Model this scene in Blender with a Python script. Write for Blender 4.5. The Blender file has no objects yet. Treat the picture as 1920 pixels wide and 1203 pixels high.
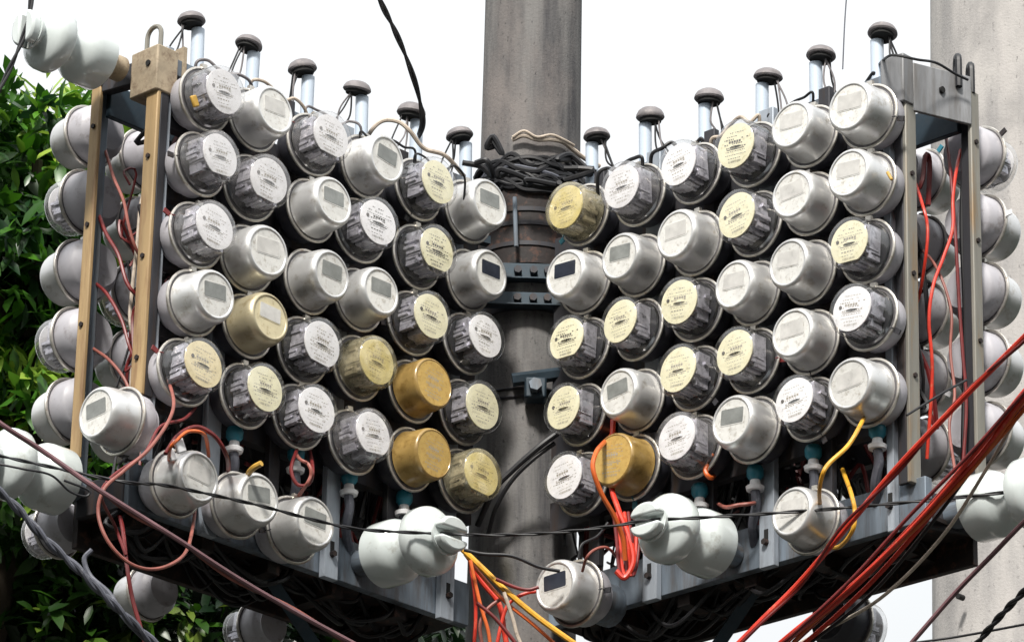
import bpy, math, random
import numpy as np
from mathutils import Vector, Matrix

# ------------------------------------------------------------------ camera, sky, sun, exposure
S = bpy.context.scene
COL = S.collection
PITCH = 0.39877; YAW = 0.01442; ROLL = 0.02199; FPX = 8642.83
CAM = Vector((-0.16961, -11.0841, -4.59553))
fw = Vector((math.sin(YAW)*math.cos(PITCH), math.cos(YAW)*math.cos(PITCH), math.sin(PITCH)))
_r = Vector((math.cos(YAW), -math.sin(YAW), 0)); _u = _r.cross(fw)
rt = math.cos(ROLL)*_r + math.sin(ROLL)*_u
up = -math.sin(ROLL)*_r + math.cos(ROLL)*_u
cd = bpy.data.cameras.new('camera'); cam = bpy.data.objects.new('camera', cd); COL.objects.link(cam)
cam.matrix_world = Matrix(((rt.x, up.x, -fw.x, CAM.x), (rt.y, up.y, -fw.y, CAM.y), (rt.z, up.z, -fw.z, CAM.z), (0, 0, 0, 1)))
cd.sensor_width = 36; cd.lens = FPX/1920*36; cd.clip_start = .1; cd.clip_end = 3000
S.camera = cam

SUN_EL = math.radians(46); SUN_AZ = math.radians(192)      # compass style: 180 = behind the camera, 205 = a little to its left
W = bpy.data.worlds.new('World'); S.world = W; W.use_nodes = True
nt = W.node_tree; nt.nodes.clear()
sky = nt.nodes.new('ShaderNodeTexSky'); sky.sky_type = 'NISHITA'; sky.sun_disc = False
sky.sun_elevation = SUN_EL; sky.sun_rotation = SUN_AZ; sky.air_density = 2.0; sky.dust_density = 4.0
mul = nt.nodes.new('ShaderNodeVectorMath'); mul.operation = 'SCALE'; mul.inputs['Scale'].default_value = 0.10
nt.links.new(sky.outputs[0], mul.inputs[0])
# overcast cloud deck: almost even white, a little cooler and dimmer in soft patches
tc = nt.nodes.new('ShaderNodeTexCoord'); nz = nt.nodes.new('ShaderNodeTexNoise'); nz.inputs['Scale'].default_value = 3.0; nz.inputs['Detail'].default_value = 4
nt.links.new(tc.outputs['Generated'], nz.inputs['Vector'])
cr = nt.nodes.new('ShaderNodeValToRGB'); cr.color_ramp.elements[0].position = .3; cr.color_ramp.elements[1].position = .7
cr.color_ramp.elements[0].color = (.94, .98, 1.0, 1); cr.color_ramp.elements[1].color = (1.06, 1.05, 1.05, 1)
nt.links.new(nz.outputs['Fac'], cr.inputs['Fac'])
mx = nt.nodes.new('ShaderNodeMix'); mx.data_type = 'RGBA'; mx.inputs['Factor'].default_value = .85
nt.links.new(mul.outputs[0], mx.inputs['A']); nt.links.new(cr.outputs['Color'], mx.inputs['B'])
# overcast skies are about three times brighter overhead than at the horizon
sx = nt.nodes.new('ShaderNodeSeparateXYZ'); nt.links.new(tc.outputs['Generated'], sx.inputs[0])
cie = nt.nodes.new('ShaderNodeMath'); cie.operation = 'MULTIPLY_ADD'; cie.use_clamp = False
cl0 = nt.nodes.new('ShaderNodeMath'); cl0.operation = 'MAXIMUM'; cl0.inputs[1].default_value = 0.0
nt.links.new(sx.outputs['Z'], cl0.inputs[0]); nt.links.new(cl0.outputs[0], cie.inputs[0])
cie.inputs[1].default_value = 2.0*0.45; cie.inputs[2].default_value = 0.45
bg = nt.nodes.new('ShaderNodeBackground')
nt.links.new(cie.outputs[0], bg.inputs['Strength'])
nt.links.new(mx.outputs['Result'], bg.inputs['Color'])
wo = nt.nodes.new('ShaderNodeOutputWorld'); nt.links.new(bg.outputs[0], wo.inputs[0])
sl = bpy.data.lights.new('sun', 'SUN'); sl.energy = 3.8; sl.angle = math.radians(8); sl.color = (1, .96, .9)
so = bpy.data.objects.new('sun', sl); COL.objects.link(so)
sd = Vector((math.sin(SUN_AZ)*math.cos(SUN_EL), math.cos(SUN_AZ)*math.cos(SUN_EL), math.sin(SUN_EL)))
so.rotation_euler = sd.to_track_quat('Z', 'Y').to_euler()
S.view_settings.view_transform = 'Standard'; S.view_settings.look = 'None'
S.view_settings.exposure = 0.5; S.view_settings.gamma = 1.0
S.view_settings.use_curve_mapping = False
S.render.engine = 'CYCLES'
S.cycles.max_bounces = 8; S.cycles.transparent_max_bounces = 16

random.seed(7); rnd = random.Random(11)

# ------------------------------------------------------------------ geometry helpers
TH = math.radians(44.5)
def dv(side): return Vector((side*math.cos(TH), -math.sin(TH), 0))     # outwards along an arm
def nv(side): return Vector((-side*math.sin(TH), -math.cos(TH), 0))    # the arm's front normal
def A(side, t, n, z): return dv(side)*t + nv(side)*n + Vector((0, 0, z))
def ray(px, py): return fw + rt*((px-960)/FPX) - up*((py-601.5)/FPX)
def hit(px, py, normal, dist):
    d = ray(px, py); return CAM + d*((dist - CAM.dot(normal))/d.dot(normal))
def at(px, py, Y): return hit(px, py, Vector((0, 1, 0)), Y)

class MB:
    def __init__(s): s.v = []; s.f = []
    def add(s, v, f, M=None):
        o = len(s.v)
        s.v += [tuple(M @ Vector(p)) for p in v] if M is not None else [tuple(p) for p in v]
        s.f += [tuple(i+o for i in q) for q in f]; return s
    def box(s, a, b, M=None, ch=0.0):
        x0, y0, z0 = a; x1, y1, z1 = b
        v = [(x, y, z) for z in (z0, z1) for y in (y0, y1) for x in (x0, x1)]
        return s.add(v, [(0, 2, 3, 1), (4, 5, 7, 6), (0, 1, 5, 4), (2, 6, 7, 3), (0, 4, 6, 2), (1, 3, 7, 5)], M)
    def lathe(s, prof, N=28, M=None, cap0=False, cap1=False):
        v = []; f = []
        for (r, z) in prof:
            for k in range(N):
                a = 2*math.pi*k/N; v.append((r*math.cos(a), r*math.sin(a), z))
        for i in range(len(prof)-1):
            for k in range(N):
                k2 = (k+1) % N
                f.append((i*N+k, i*N+k2, (i+1)*N+k2, (i+1)*N+k))
        if cap0: f.append(tuple(reversed(range(N))))
        if cap1: f.append(tuple((len(prof)-1)*N+k for k in range(N)))
        return s.add(v, f, M)
    def tube(s, pts, r, n=8, closed=False, taper=None):
        P = [Vector(p) for p in pts]; v = []; f = []; m = len(P)
        t = (P[1]-P[0]).normalized()
        x = t.orthogonal().normalized()
        for i in range(m):
            if i == 0: t = P[1]-P[0]
            elif i == m-1: t = P[-1]-P[-2]
            else: t = P[i+1]-P[i-1]
            t = t.normalized() if t.length > 1e-9 else Vector((0, 0, 1))
            x = (x - t*x.dot(t)); x = x.normalized() if x.length > 1e-6 else t.orthogonal().normalized()
            y = t.cross(x); rr = r if taper is None else r*taper[i]
            for k in range(n):
                a = 2*math.pi*k/n; v.append(P[i] + x*(rr*math.cos(a)) + y*(rr*math.sin(a)))
        for i in range(m-1):
            for k in range(n):
                k2 = (k+1) % n; f.append((i*n+k, i*n+k2, (i+1)*n+k2, (i+1)*n+k))
        f.append(tuple(reversed(range(n)))); f.append(tuple((m-1)*n+k for k in range(n)))
        return s.add(v, f)
    def cyl(s, p0, p1, r, n=12): return s.tube([p0, p1], r, n)
    def prism(s, poly, z0, z1, M=None):
        n = len(poly)
        v = [(x, y, z0) for x, y in poly] + [(x, y, z1) for x, y in poly]
        f = [tuple(reversed(range(n))), tuple(range(n, 2*n))] + [(i, (i+1) % n, n+(i+1) % n, n+i) for i in range(n)]
        return s.add(v, f, M)
    def mesh(s, name, smooth=40, bevel=0):
        me = bpy.data.meshes.new(name); me.from_pydata(s.v, [], s.f); me.update()
        if smooth:
            me.polygons.foreach_set('use_smooth', [True]*len(me.polygons))
            me.set_sharp_from_angle(angle=math.radians(smooth))
        return me
    def build(s, name, m, parent=None, smooth=40, bevel=0, at=None):
        me = s.mesh(name, smooth); me.materials.append(m)
        o = bpy.data.objects.new(name, me); COL.objects.link(o)
        if parent: o.parent = parent
        if bevel:
            b = o.modifiers.new('bevel', 'BEVEL'); b.width = bevel; b.segments = 2; b.limit_method = 'ANGLE'; b.angle_limit = math.radians(50)
        return o

def spline(pts, step=10):
    """smooth curve through the points"""
    P = [Vector(p) for p in pts]
    if len(P) < 3:
        return [P[0].lerp(P[-1], i/step) for i in range(step+1)]
    P = [P[0]*2-P[1]] + P + [P[-1]*2-P[-2]]; out = []
    for i in range(1, len(P)-2):
        a, b, c, d = P[i-1:i+3]
        for k in range(step):
            t = k/step
            out.append(.5*((2*b)+(c-a)*t+(2*a-5*b+4*c-d)*t*t+(3*b-a-3*c+d)*t**3))
    out.append(P[-2]); return out

def keep(o):
    o.matrix_parent_inverse = o.parent.matrix_world.inverted()
def thing(name, label, cat, M=None, group=None):
    o = bpy.data.objects.new(name, None); COL.objects.link(o); o.empty_display_size = .05
    if M is not None: o.matrix_world = M
    o['label'] = label; o['category'] = cat
    if group: o['group'] = group
    return o
def tag(o, label, cat, group=None):
    o['label'] = label; o['category'] = cat
    if group: o['group'] = group
    return o
def frameM(origin, z, y=Vector((0, 0, 1))):
    z = z.normalized(); x = y.cross(z).normalized(); y = z.cross(x)
    return Matrix(((x.x, y.x, z.x, origin.x), (x.y, y.y, z.y, origin.y), (x.z, y.z, z.z, origin.z), (0, 0, 0, 1)))
def copy_tree(o, parent=None):
    c = o.copy(); COL.objects.link(c)
    if parent: c.parent = parent
    for ch in o.children: copy_tree(ch, c)
    return c

# ------------------------------------------------------------------ materials
def mat(name, col, rough=.6, metal=0.0, var=.25, scale=12, dirt=None, dirt_amt=.5, streak=False, bump=0.0, spec=.5, coat=0, rvar=.1, objvar=0.0, bscale=60):
    m = bpy.data.materials.new(name); m.use_nodes = True; t = m.node_tree
    b = t.nodes['Principled BSDF']
    b.inputs['Metallic'].default_value = metal; b.inputs['Specular IOR Level'].default_value = spec
    if coat: b.inputs['Coat Weight'].default_value = coat; b.inputs['Coat Roughness'].default_value = .15
    tc = t.nodes.new('ShaderNodeTexCoord'); mp = t.nodes.new('ShaderNodeMapping')
    oi = t.nodes.new('ShaderNodeObjectInfo')
    ad = t.nodes.new('ShaderNodeVectorMath'); ad.operation = 'MULTIPLY_ADD'
    ad.inputs[1].default_value = (7, 5, 9)
    cb = t.nodes.new('ShaderNodeCombineXYZ')
    for k in range(3): t.links.new(oi.outputs['Random'], cb.inputs[k])
    t.links.new(cb.outputs[0], ad.inputs[0]); t.links.new(tc.outputs['Object'], ad.inputs[2])
    t.links.new(ad.outputs[0], mp.inputs['Vector'])
    if streak: mp.inputs['Scale'].default_value = (1, 1, .12)
    n = t.nodes.new('ShaderNodeTexNoise'); n.inputs['Scale'].default_value = scale; n.inputs['Detail'].default_value = 6; n.inputs['Roughness'].default_value = .62
    t.links.new(mp.outputs[0], n.inputs['Vector'])
    r = t.nodes.new('ShaderNodeValToRGB'); r.color_ramp.elements[0].position = .3; r.color_ramp.elements[1].position = .7
    c = Vector(col)
    lo = c*(1-var); hi = c*(1+var*.6)
    r.color_ramp.elements[0].color = (*lo, 1); r.color_ramp.elements[1].color = (*[min(1, x) for x in hi], 1)
    t.links.new(n.outputs['Fac'], r.inputs['Fac']); out = r.outputs['Color']
    if dirt is not None:
        n2 = t.nodes.new('ShaderNodeTexNoise'); n2.inputs['Scale'].default_value = scale*2.3; n2.inputs['Detail'].default_value = 8; n2.inputs['Roughness'].default_value = .7
        t.links.new(mp.outputs[0], n2.inputs['Vector'])
        r2 = t.nodes.new('ShaderNodeValToRGB'); r2.color_ramp.elements[0].position = .62-.25*dirt_amt; r2.color_ramp.elements[1].position = .72
        t.links.new(n2.outputs['Fac'], r2.inputs['Fac'])
        mm = t.nodes.new('ShaderNodeMix'); mm.data_type = 'RGBA'
        t.links.new(r2.outputs['Color'], mm.inputs['Factor']); t.links.new(out, mm.inputs['A']); mm.inputs['B'].default_value = (*dirt, 1)
        out = mm.outputs['Result']
    if objvar:
        hs = t.nodes.new('ShaderNodeHueSaturation'); mr = t.nodes.new('ShaderNodeMapRange')
        mr.inputs['To Min'].default_value = 1-objvar; mr.inputs['To Max'].default_value = 1+objvar
        t.links.new(oi.outputs['Random'], mr.inputs['Value']); t.links.new(mr.outputs[0], hs.inputs['Value'])
        t.links.new(out, hs.inputs['Color']); out = hs.outputs['Color']
    t.links.new(out, b.inputs['Base Color'])
    rr = t.nodes.new('ShaderNodeMapRange'); rr.inputs['To Min'].default_value = max(0, rough-rvar); rr.inputs['To Max'].default_value = min(1, rough+rvar)
    t.links.new(n.outputs['Fac'], rr.inputs['Value']); t.links.new(rr.outputs[0], b.inputs['Roughness'])
    if bump:
        bn = t.nodes.new('ShaderNodeTexNoise'); bn.inputs['Scale'].default_value = bscale; bn.inputs['Detail'].default_value = 5
        t.links.new(mp.outputs[0], bn.inputs['Vector'])
        bu = t.nodes.new('ShaderNodeBump'); bu.inputs['Strength'].default_value = bump; bu.inputs['Distance'].default_value = .004
        t.links.new(bn.outputs['Fac'], bu.inputs['Height']); t.links.new(bu.outputs[0], b.inputs['Normal'])
    return m

def glass(name, tint=(1, 1, 1), refl=1.0, haze=.08, hazecol=(.6, .6, .58)):
    """thin clear cover: lets light through, mirrors by Fresnel, a little dusty"""
    m = bpy.data.materials.new(name); m.use_nodes = True; t = m.node_tree; t.nodes.clear()
    tr = t.nodes.new('ShaderNodeBsdfTransparent'); tr.inputs[0].default_value = (*tint, 1)
    gl = t.nodes.new('ShaderNodeBsdfGlossy'); gl.inputs['Roughness'].default_value = .06
    df = t.nodes.new('ShaderNodeBsdfDiffuse'); df.inputs[0].default_value = (*hazecol, 1)
    lw = t.nodes.new('ShaderNodeLayerWeight'); lw.inputs[0].default_value = .5
    pw = t.nodes.new('ShaderNodeMath'); pw.operation = 'POWER'; pw.inputs[1].default_value = 4.0; t.links.new(lw.outputs['Facing'], pw.inputs[0])
    fr = t.nodes.new('ShaderNodeMath'); fr.operation = 'MULTIPLY_ADD'; fr.inputs[1].default_value = .80; fr.inputs[2].default_value = .085; t.links.new(pw.outputs[0], fr.inputs[0])
    m1 = t.nodes.new('ShaderNodeMixShader'); m2 = t.nodes.new('ShaderNodeMixShader'); o = t.nodes.new('ShaderNodeOutputMaterial')
    tc = t.nodes.new('ShaderNodeTexCoord'); n = t.nodes.new('ShaderNodeTexNoise'); n.inputs['Scale'].default_value = 30; n.inputs['Detail'].default_value = 6
    t.links.new(tc.outputs['Object'], n.inputs['Vector'])
    mr = t.nodes.new('ShaderNodeMapRange'); mr.inputs['From Min'].default_value = .35; mr.inputs['From Max'].default_value = .75
    mr.inputs['To Min'].default_value = haze*.3; mr.inputs['To Max'].default_value = haze*2
    t.links.new(n.outputs['Fac'], mr.inputs['Value'])
    t.links.new(mr.outputs[0], m1.inputs[0]); t.links.new(tr.outputs[0], m1.inputs[1]); t.links.new(df.outputs[0], m1.inputs[2])
    ml = t.nodes.new('ShaderNodeMath'); ml.operation = 'MULTIPLY'; ml.inputs[1].default_value = refl
    t.links.new(fr.outputs[0], ml.inputs[0]); t.links.new(ml.outputs[0], m2.inputs[0])
    t.links.new(m1.outputs[0], m2.inputs[1]); t.links.new(gl.outputs[0], m2.inputs[2]); t.links.new(m2.outputs[0], o.inputs[0])
    return m

M = {}
M['galv'] = mat('galvanised_steel', (.17, .205, .245), .55, .3, .6, 12, (.085, .065, .05), .6, streak=True, bump=.15)
M['galv_pale'] = mat('pale_galvanised_steel', (.36, .40, .45), .5, .3, .4, 10, (.14, .14, .15), .4, streak=True, bump=.15)
M['olive_grey'] = mat('weathered_grey_channel', (.25, .255, .265), .6, .2, .45, 12, (.12, .11, .10), .55, streak=True, bump=.3)
M['galv_dark'] = mat('weathered_shade_dark_steel', (.045, .045, .052), .6, .4, .4, 10, (.06, .035, .02), .5, streak=True)  # dark tone also paints shade onto rails and uprights behind the meters
M['olive'] = mat('olive_stained_steel', (.235, .225, .195), .6, .2, .4, 10, (.24, .15, .065), .45, streak=True, bump=.2)
M['ochre'] = mat('ochre_painted_steel', (.37, .255, .125), .65, 0, .35, 12, (.17, .085, .04), .55, streak=True, bump=.2)
M['ochre_pale'] = mat('faded_ochre_paint', (.34, .275, .19), .7, 0, .35, 14, (.12, .075, .045), .55, bump=.25)
M['base'] = mat('grey_plastic_base', (.42, .41, .44), .45, 0, .15, 10, (.22, .20, .20), .3, objvar=.12)
M['flange'] = mat('dull_grey_flange', (.13, .125, .13), .5, .4, .4, 20, (.05, .04, .04), .5)
M['base_shaded'] = mat('shaded_plastic_base', (.035, .035, .045), .45, 0, .2, 10, (.09, .085, .085), .3)  # darker copy of the grey base, shade of inner columns put into colour
M['ring'] = mat('steel_sealing_ring', (.62, .59, .54), .35, .8, .25, 40, (.30, .18, .09), .2)
M['can'] = mat('dull_aluminium_cover', (.68, .68, .675), .36, .62, .12, 12, (.40, .37, .32), .32, objvar=.14, bump=.04)
M['can_tan'] = mat('tan_stained_cover', (.52, .46, .31), .38, .55, .15, 12, (.30, .22, .10), .3)
M['face'] = mat('satin_meter_face', (.68, .675, .645), .5, .1, .14, 30, (.34, .31, .26), .4, objvar=.12, bump=.06)
M['face_tan'] = mat('tan_meter_face', (.62, .55, .36), .45, .2, .12, 30, (.35, .26, .12), .3)
M['window'] = mat('grey_display_window', (.22, .23, .22), .22, 0, .3, 30, None)
M['window_dark'] = mat('dark_display_window', (.03, .035, .05), .18, 0, .3, 30, None)
M['window_pale'] = mat('pale_display_window', (.54, .53, .505), .3, 0, .2, 30, None)
M['orange'] = mat('orange_cover', (.36, .235, .075), .32, .1, .3, 14, (.16, .09, .02), .55, coat=.4)
M['orange_face'] = mat('orange_dial', (.50, .335, .10), .5, 0, .15, 40, (.34, .18, .04), .45)
M['dial_white'] = mat('white_dial_plate', (.80, .79, .80), .5, 0, .08, 35, (.45, .43, .42), .25)
M['dial_cream'] = mat('cream_dial_plate', (.80, .76, .54), .5, 0, .08, 35, (.48, .43, .22), .25)
M['dial_tan'] = mat('yellowed_dial_plate', (.74, .64, .40), .5, 0, .1, 35, (.45, .33, .15), .35)
M['ink'] = mat('dial_print', (.10, .09, .08), .7, 0, .2, 40)
M['ink_soft'] = mat('faded_dial_print', (.34, .31, .26), .7, 0, .2, 40)
M['mech'] = mat('meter_mechanism', (.58, .57, .63), .3, .5, .3, 25, (.03, .03, .04), .5)
M['mech_dark'] = mat('black_backing', (.012, .012, .016), .6)
M['rotor'] = mat('aluminium_rotor', (.75, .75, .76), .25, 1, .1, 20)
M['glass'] = glass('clear_cover_glass', haze=.04)
M['glass_dusty'] = glass('dusty_cover_glass', haze=.13, hazecol=(.62, .60, .60))
M['glass_amber'] = glass('yellowed_cover_glass', tint=(.96, .90, .68), haze=.24, hazecol=(.62, .56, .38))
M['porc'] = mat('glazed_white_porcelain', (.62, .67, .66), .14, 0, .10, 7, (.40, .41, .38), .2, coat=.6)
M['pvc'] = mat('white_pvc_pipe', (.52, .60, .70), .4, 0, .08, 14, (.42, .42, .44), .15, streak=True)
M['cap'] = mat('weathered_grey_cap', (.20, .185, .19), .65, .2, .35, 30, (.28, .25, .24), .3, bump=.2)
M['rubber'] = mat('black_cable', (.007, .007, .009), .5, 0, .3, 30)
M['rubber_grey'] = mat('faded_grey_cable', (.10, .105, .13), .5, 0, .35, 30, (.25, .25, .27), .2)
M['red'] = mat('red_wire', (.62, .04, .02), .4, 0, .3, 20, (.55, .15, .08), .25)
M['darkred'] = mat('dark_red_wire', (.15, .012, .012), .45, 0, .4, 20, (.11, .02, .02), .2)
M['pink'] = mat('faded_red_wire', (.27, .085, .065), .5, 0, .4, 20, (.30, .10, .08), .3)
M['orangew'] = mat('orange_wire', (.66, .13, .025), .4, 0, .25, 20)
M['yellow'] = mat('yellow_wire', (.70, .36, .03), .4, 0, .25, 20, (.4, .18, .03), .3)
M['beige'] = mat('beige_wire', (.50, .42, .34), .6, 0, .3, 30, (.25, .2, .16), .3)
M['purple'] = mat('faded_maroon_cable', (.17, .085, .095), .5, 0, .35, 20, (.14, .07, .08), .4)
M['white'] = mat('white_plastic', (.75, .75, .76), .4, 0, .08, 20)
M['teal'] = mat('teal_plastic', (.02, .16, .22), .4, 0, .2, 20)
M['steelblue'] = mat('blue_grey_painted_steel', (.022, .040, .056), .5, .3, .35, 14, (.04, .05, .06), .5)
M['hole'] = mat('bolt_hole_dark', (.006, .006, .006), .8)
M['yelltag'] = mat('amber_plastic_tag', (.55, .33, .06), .5, 0, .2, 20)
M['rust_and_shade'] = mat('rusty_shade_black_steel', (.022, .016, .015), .7, .2, .6, 16, (.12, .055, .035), .4, bump=.3)  # black tone also paints underside shade onto tray, cross bars and back beam

def concrete(name, base, dark, moss, k=1.0):
    m = bpy.data.materials.new(name); m.use_nodes = True; t = m.node_tree; b = t.nodes['Principled BSDF']; b.inputs['Roughness'].default_value = .9
    tc = t.nodes.new('ShaderNodeTexCoord')
    def noise(scale, sc, det=8, ro=.65):
        mp = t.nodes.new('ShaderNodeMapping'); mp.inputs['Scale'].default_value = sc
        t.links.new(tc.outputs['Object'], mp.inputs[0])
        n = t.nodes.new('ShaderNodeTexNoise'); n.inputs['Scale'].default_value = scale; n.inputs['Detail'].default_value = det; n.inputs['Roughness'].default_value = ro
        t.links.new(mp.outputs[0], n.inputs['Vector']); return n.outputs['Fac']
    def ramp(f, a, b2):
        r = t.nodes.new('ShaderNodeMapRange'); r.inputs['From Min'].default_value = a; r.inputs['From Max'].default_value = b2; t.links.new(f, r.inputs['Value']); return r.outputs[0]
    def mix(fac, a, bcol):
        x = t.nodes.new('ShaderNodeMix'); x.data_type = 'RGBA'; t.links.new(fac, x.inputs['Factor'])
        if isinstance(a, tuple): x.inputs['A'].default_value = (*a, 1)
        else: t.links.new(a, x.inputs['A'])
        x.inputs['B'].default_value = (*bcol, 1); return x.outputs['Result']
    c = mix(ramp(noise(14, (1, 1, .10)), .42, .66), base, dark)
    c = mix(ramp(noise(5, (1, 1, .45)), .5, .72), c, moss)
    c = mix(ramp(noise(90, (1, 1, .5)), .60, .72), c, tuple(x*.45 for x in dark))
    c = mix(ramp(noise(3.0, (1, 1, .8)), .55, .75), c, tuple(x*.8 for x in dark))
    t.links.new(c, b.inputs['Base Color'])
    bu = t.nodes.new('ShaderNodeBump'); bu.inputs['Strength'].default_value = .5; bu.inputs['Distance'].default_value = .004
    t.links.new(noise(120, (1, 1, 1)), bu.inputs['Height']); t.links.new(bu.outputs[0], b.inputs['Normal'])
    return m
M['conc'] = concrete('stained_pole_concrete', (.17, .165, .16), (.055, .054, .058), (.185, .165, .155))
M['conc2'] = concrete('pale_pole_concrete', (.42, .40, .385), (.30, .29, .285), (.46, .44, .42))

def leafmat(name='leaf_green', k=1.0):
    m = bpy.data.materials.new(name); m.use_nodes = True; t = m.node_tree; b = t.nodes['Principled BSDF']
    at_ = t.nodes.new('ShaderNodeAttribute'); at_.attribute_name = 'tone'
    oi = t.nodes.new('ShaderNodeObjectInfo')
    sm = t.nodes.new('ShaderNodeMath'); sm.operation = 'MULTIPLY_ADD'; sm.inputs[1].default_value = 0.35
    t.links.new(oi.outputs['Random'], sm.inputs[0]); t.links.new(at_.outputs['Fac'], sm.inputs[2])
    r = t.nodes.new('ShaderNodeValToRGB')
    e = r.color_ramp.elements; e[0].position = .2; e[0].color = (.010, .040, .012, 1); e[1].position = .75; e[1].color = (.07, .22, .012, 1)
    e2 = r.color_ramp.elements.new(1.0); e2.color = (.32, .46, .06, 1)
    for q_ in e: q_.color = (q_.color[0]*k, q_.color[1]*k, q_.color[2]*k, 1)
    t.links.new(sm.outputs[0], r.inputs[0]); t.links.new(r.outputs[0], b.inputs['Base Color'])
    b.inputs['Roughness'].default_value = .38; b.inputs['Specular IOR Level'].default_value = .6
    tl = t.nodes.new('ShaderNodeBsdfTranslucent'); t.links.new(r.outputs[0], tl.inputs[0])
    ms = t.nodes.new('ShaderNodeMixShader'); ms.inputs[0].default_value = .25
    o = t.nodes['Material Output']; t.links.new(b.outputs[0], ms.inputs[1]); t.links.new(tl.outputs[0], ms.inputs[2]); t.links.new(ms.outputs[0], o.inputs[0])
    return m
M['leaf'] = leafmat(); M['leaf_shaded'] = leafmat('shaded_leaf_green', .38)  # second, darker leaf copy has the lower crown's shade in its colour
M['bark'] = mat('tree_bark', (.09, .07, .05), .9, 0, .4, 12, bump=.5)
M['ground'] = mat('dark_street_ground', (.03, .03, .027), .95, 0, .4, .5)

# ------------------------------------------------------------------ setting
GZ = -6.2
g = MB(); g.add([(-600, -600, GZ), (600, -600, GZ), (600, 600, GZ), (-600, 600, GZ)], [(0, 1, 2, 3)])
o = g.build('ground', M['ground'], smooth=0); o['kind'] = 'structure'

# unseen ring of dark tree mass, added to block low sky light
def sky_blocker_trees():
    rr = np.random.RandomState(4); q = MB(); NA, NH = 220, 16
    ph = rr.uniform(0, 6.28, 12)
    for i in range(NA):
        a = 2*math.pi*i/NA
        top = 10.5+1.4*math.sin(3*a+ph[0])+1.0*math.sin(11*a+ph[1])+.8*math.sin(23*a+ph[2])+rr.uniform(-.4, .4)
        for j in range(NH):
            h = j/(NH-1); out = 1.6*(h**2)+.6*math.sin(17*a+6*h+ph[3])+.5*math.sin(31*a-9*h+ph[4])+rr.uniform(-.35, .35)
            q.v.append(((17+out)*math.cos(a), 2+(24+out)*math.sin(a), GZ-.2+top*h))
    for i in range(NA):
        for j in range(NH-1):
            k = (i+1) % NA; q.f.append((i*NH+j, i*NH+j+1, k*NH+j+1, k*NH+j))
    m_ = mat('sky_blocker_foliage', (.020, .035, .014), .9, 0, .5, 1.5, (.05, .08, .02), .3)
    o = q.build('sky_blocker_trees', m_, smooth=0); o['kind'] = 'stuff'; tag(o, 'unseen ring of dark tree mass added to block low sky light', 'trees')
sky_blocker_trees()

# main pole
pole = thing('concrete_pole', 'stained round concrete pole standing between the two meter panels', 'pole', Matrix.Translation((0.035, .30, GZ)))
m = MB(); H = 11.0
m.lathe([(.134+(6.2+1.0-z)*.006 if z < 7.2 else .134-(z-7.2)*.004, z) for z in [H*i/20 for i in range(21)]], 40, cap0=True, cap1=True)
m.build('shaft', M['conc'], pole)
# pale pole behind at right
PY = 1.9
c1 = at(1745, 0, PY); c2 = at(1712, 1203, PY)
RR = .29
pole2 = thing('concrete_pole', 'pale beige concrete pole behind the right end of the meters', 'pole', Matrix.Translation((c1.x+RR, PY, GZ)))
m = MB()
sl_ = (c1.x-c2.x)/(c1.z-c2.z)
m.lathe([(RR-((z+GZ)-c1.z)*(.012), z) for z in [12*i/20 for i in range(21)]], 48, cap0=True, cap1=True)
m.build('shaft', M['conc2'], pole2)
for (px, py, rr) in ((1830, 1125, .009),):
    p = at(px, py, PY-RR*.75); n_ = Vector((p.x-(c1.x+RR), -math.sqrt(max(.01, RR**2-(p.x-c1.x-RR)**2)), 0)).normalized(); p = Vector((c1.x+RR, PY, p.z))+n_*(RR+.075)
    q = MB(); q.cyl(p-n_*.02, p+n_*.004, rr, 10)
    ob = q.build('bolt_hole', M['hole']); ob.parent = pole2; ob.matrix_parent_inverse = Matrix.Translation((-(c1.x+RR), -PY, -GZ))

# ------------------------------------------------------------------ steel frames (one per arm)
NF = -.142; NB = -.372     # front and back mounting planes
TOP = .50; BOT = -.722
def armbox(side, t0, t1, n0, n1, z0, z1):
    b = MB(); c = [A(side, t, n, z) for z in (z0, z1) for n in (n0, n1) for t in (t0, t1)]
    v = [tuple(p) for p in c]
    f = [(0, 2, 3, 1), (4, 5, 7, 6), (0, 1, 5, 4), (2, 6, 7, 3), (0, 4, 6, 2), (1, 3, 7, 5)]
    if side < 0: f = [tuple(reversed(q)) for q in f]
    # outward orientation: recompute from centroid
    ce = sum((Vector(p) for p in v), Vector())/8; g2 = []
    for q in f:
        a, b2, c2_ = (Vector(v[i]) for i in q[:3]); nn = (b2-a).cross(c2_-a)
        g2.append(q if nn.dot(a-ce) > 0 else tuple(reversed(q)))
    b.add(v, g2); return b
def bolt(side, t, n, z, parent, r=.009):
    q = MB(); q.tube([A(side, t, n-.012, z), A(side, t, n+.010, z)], r, 6)
    q.build('bolt', M['rust_and_shade'], parent)

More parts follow.
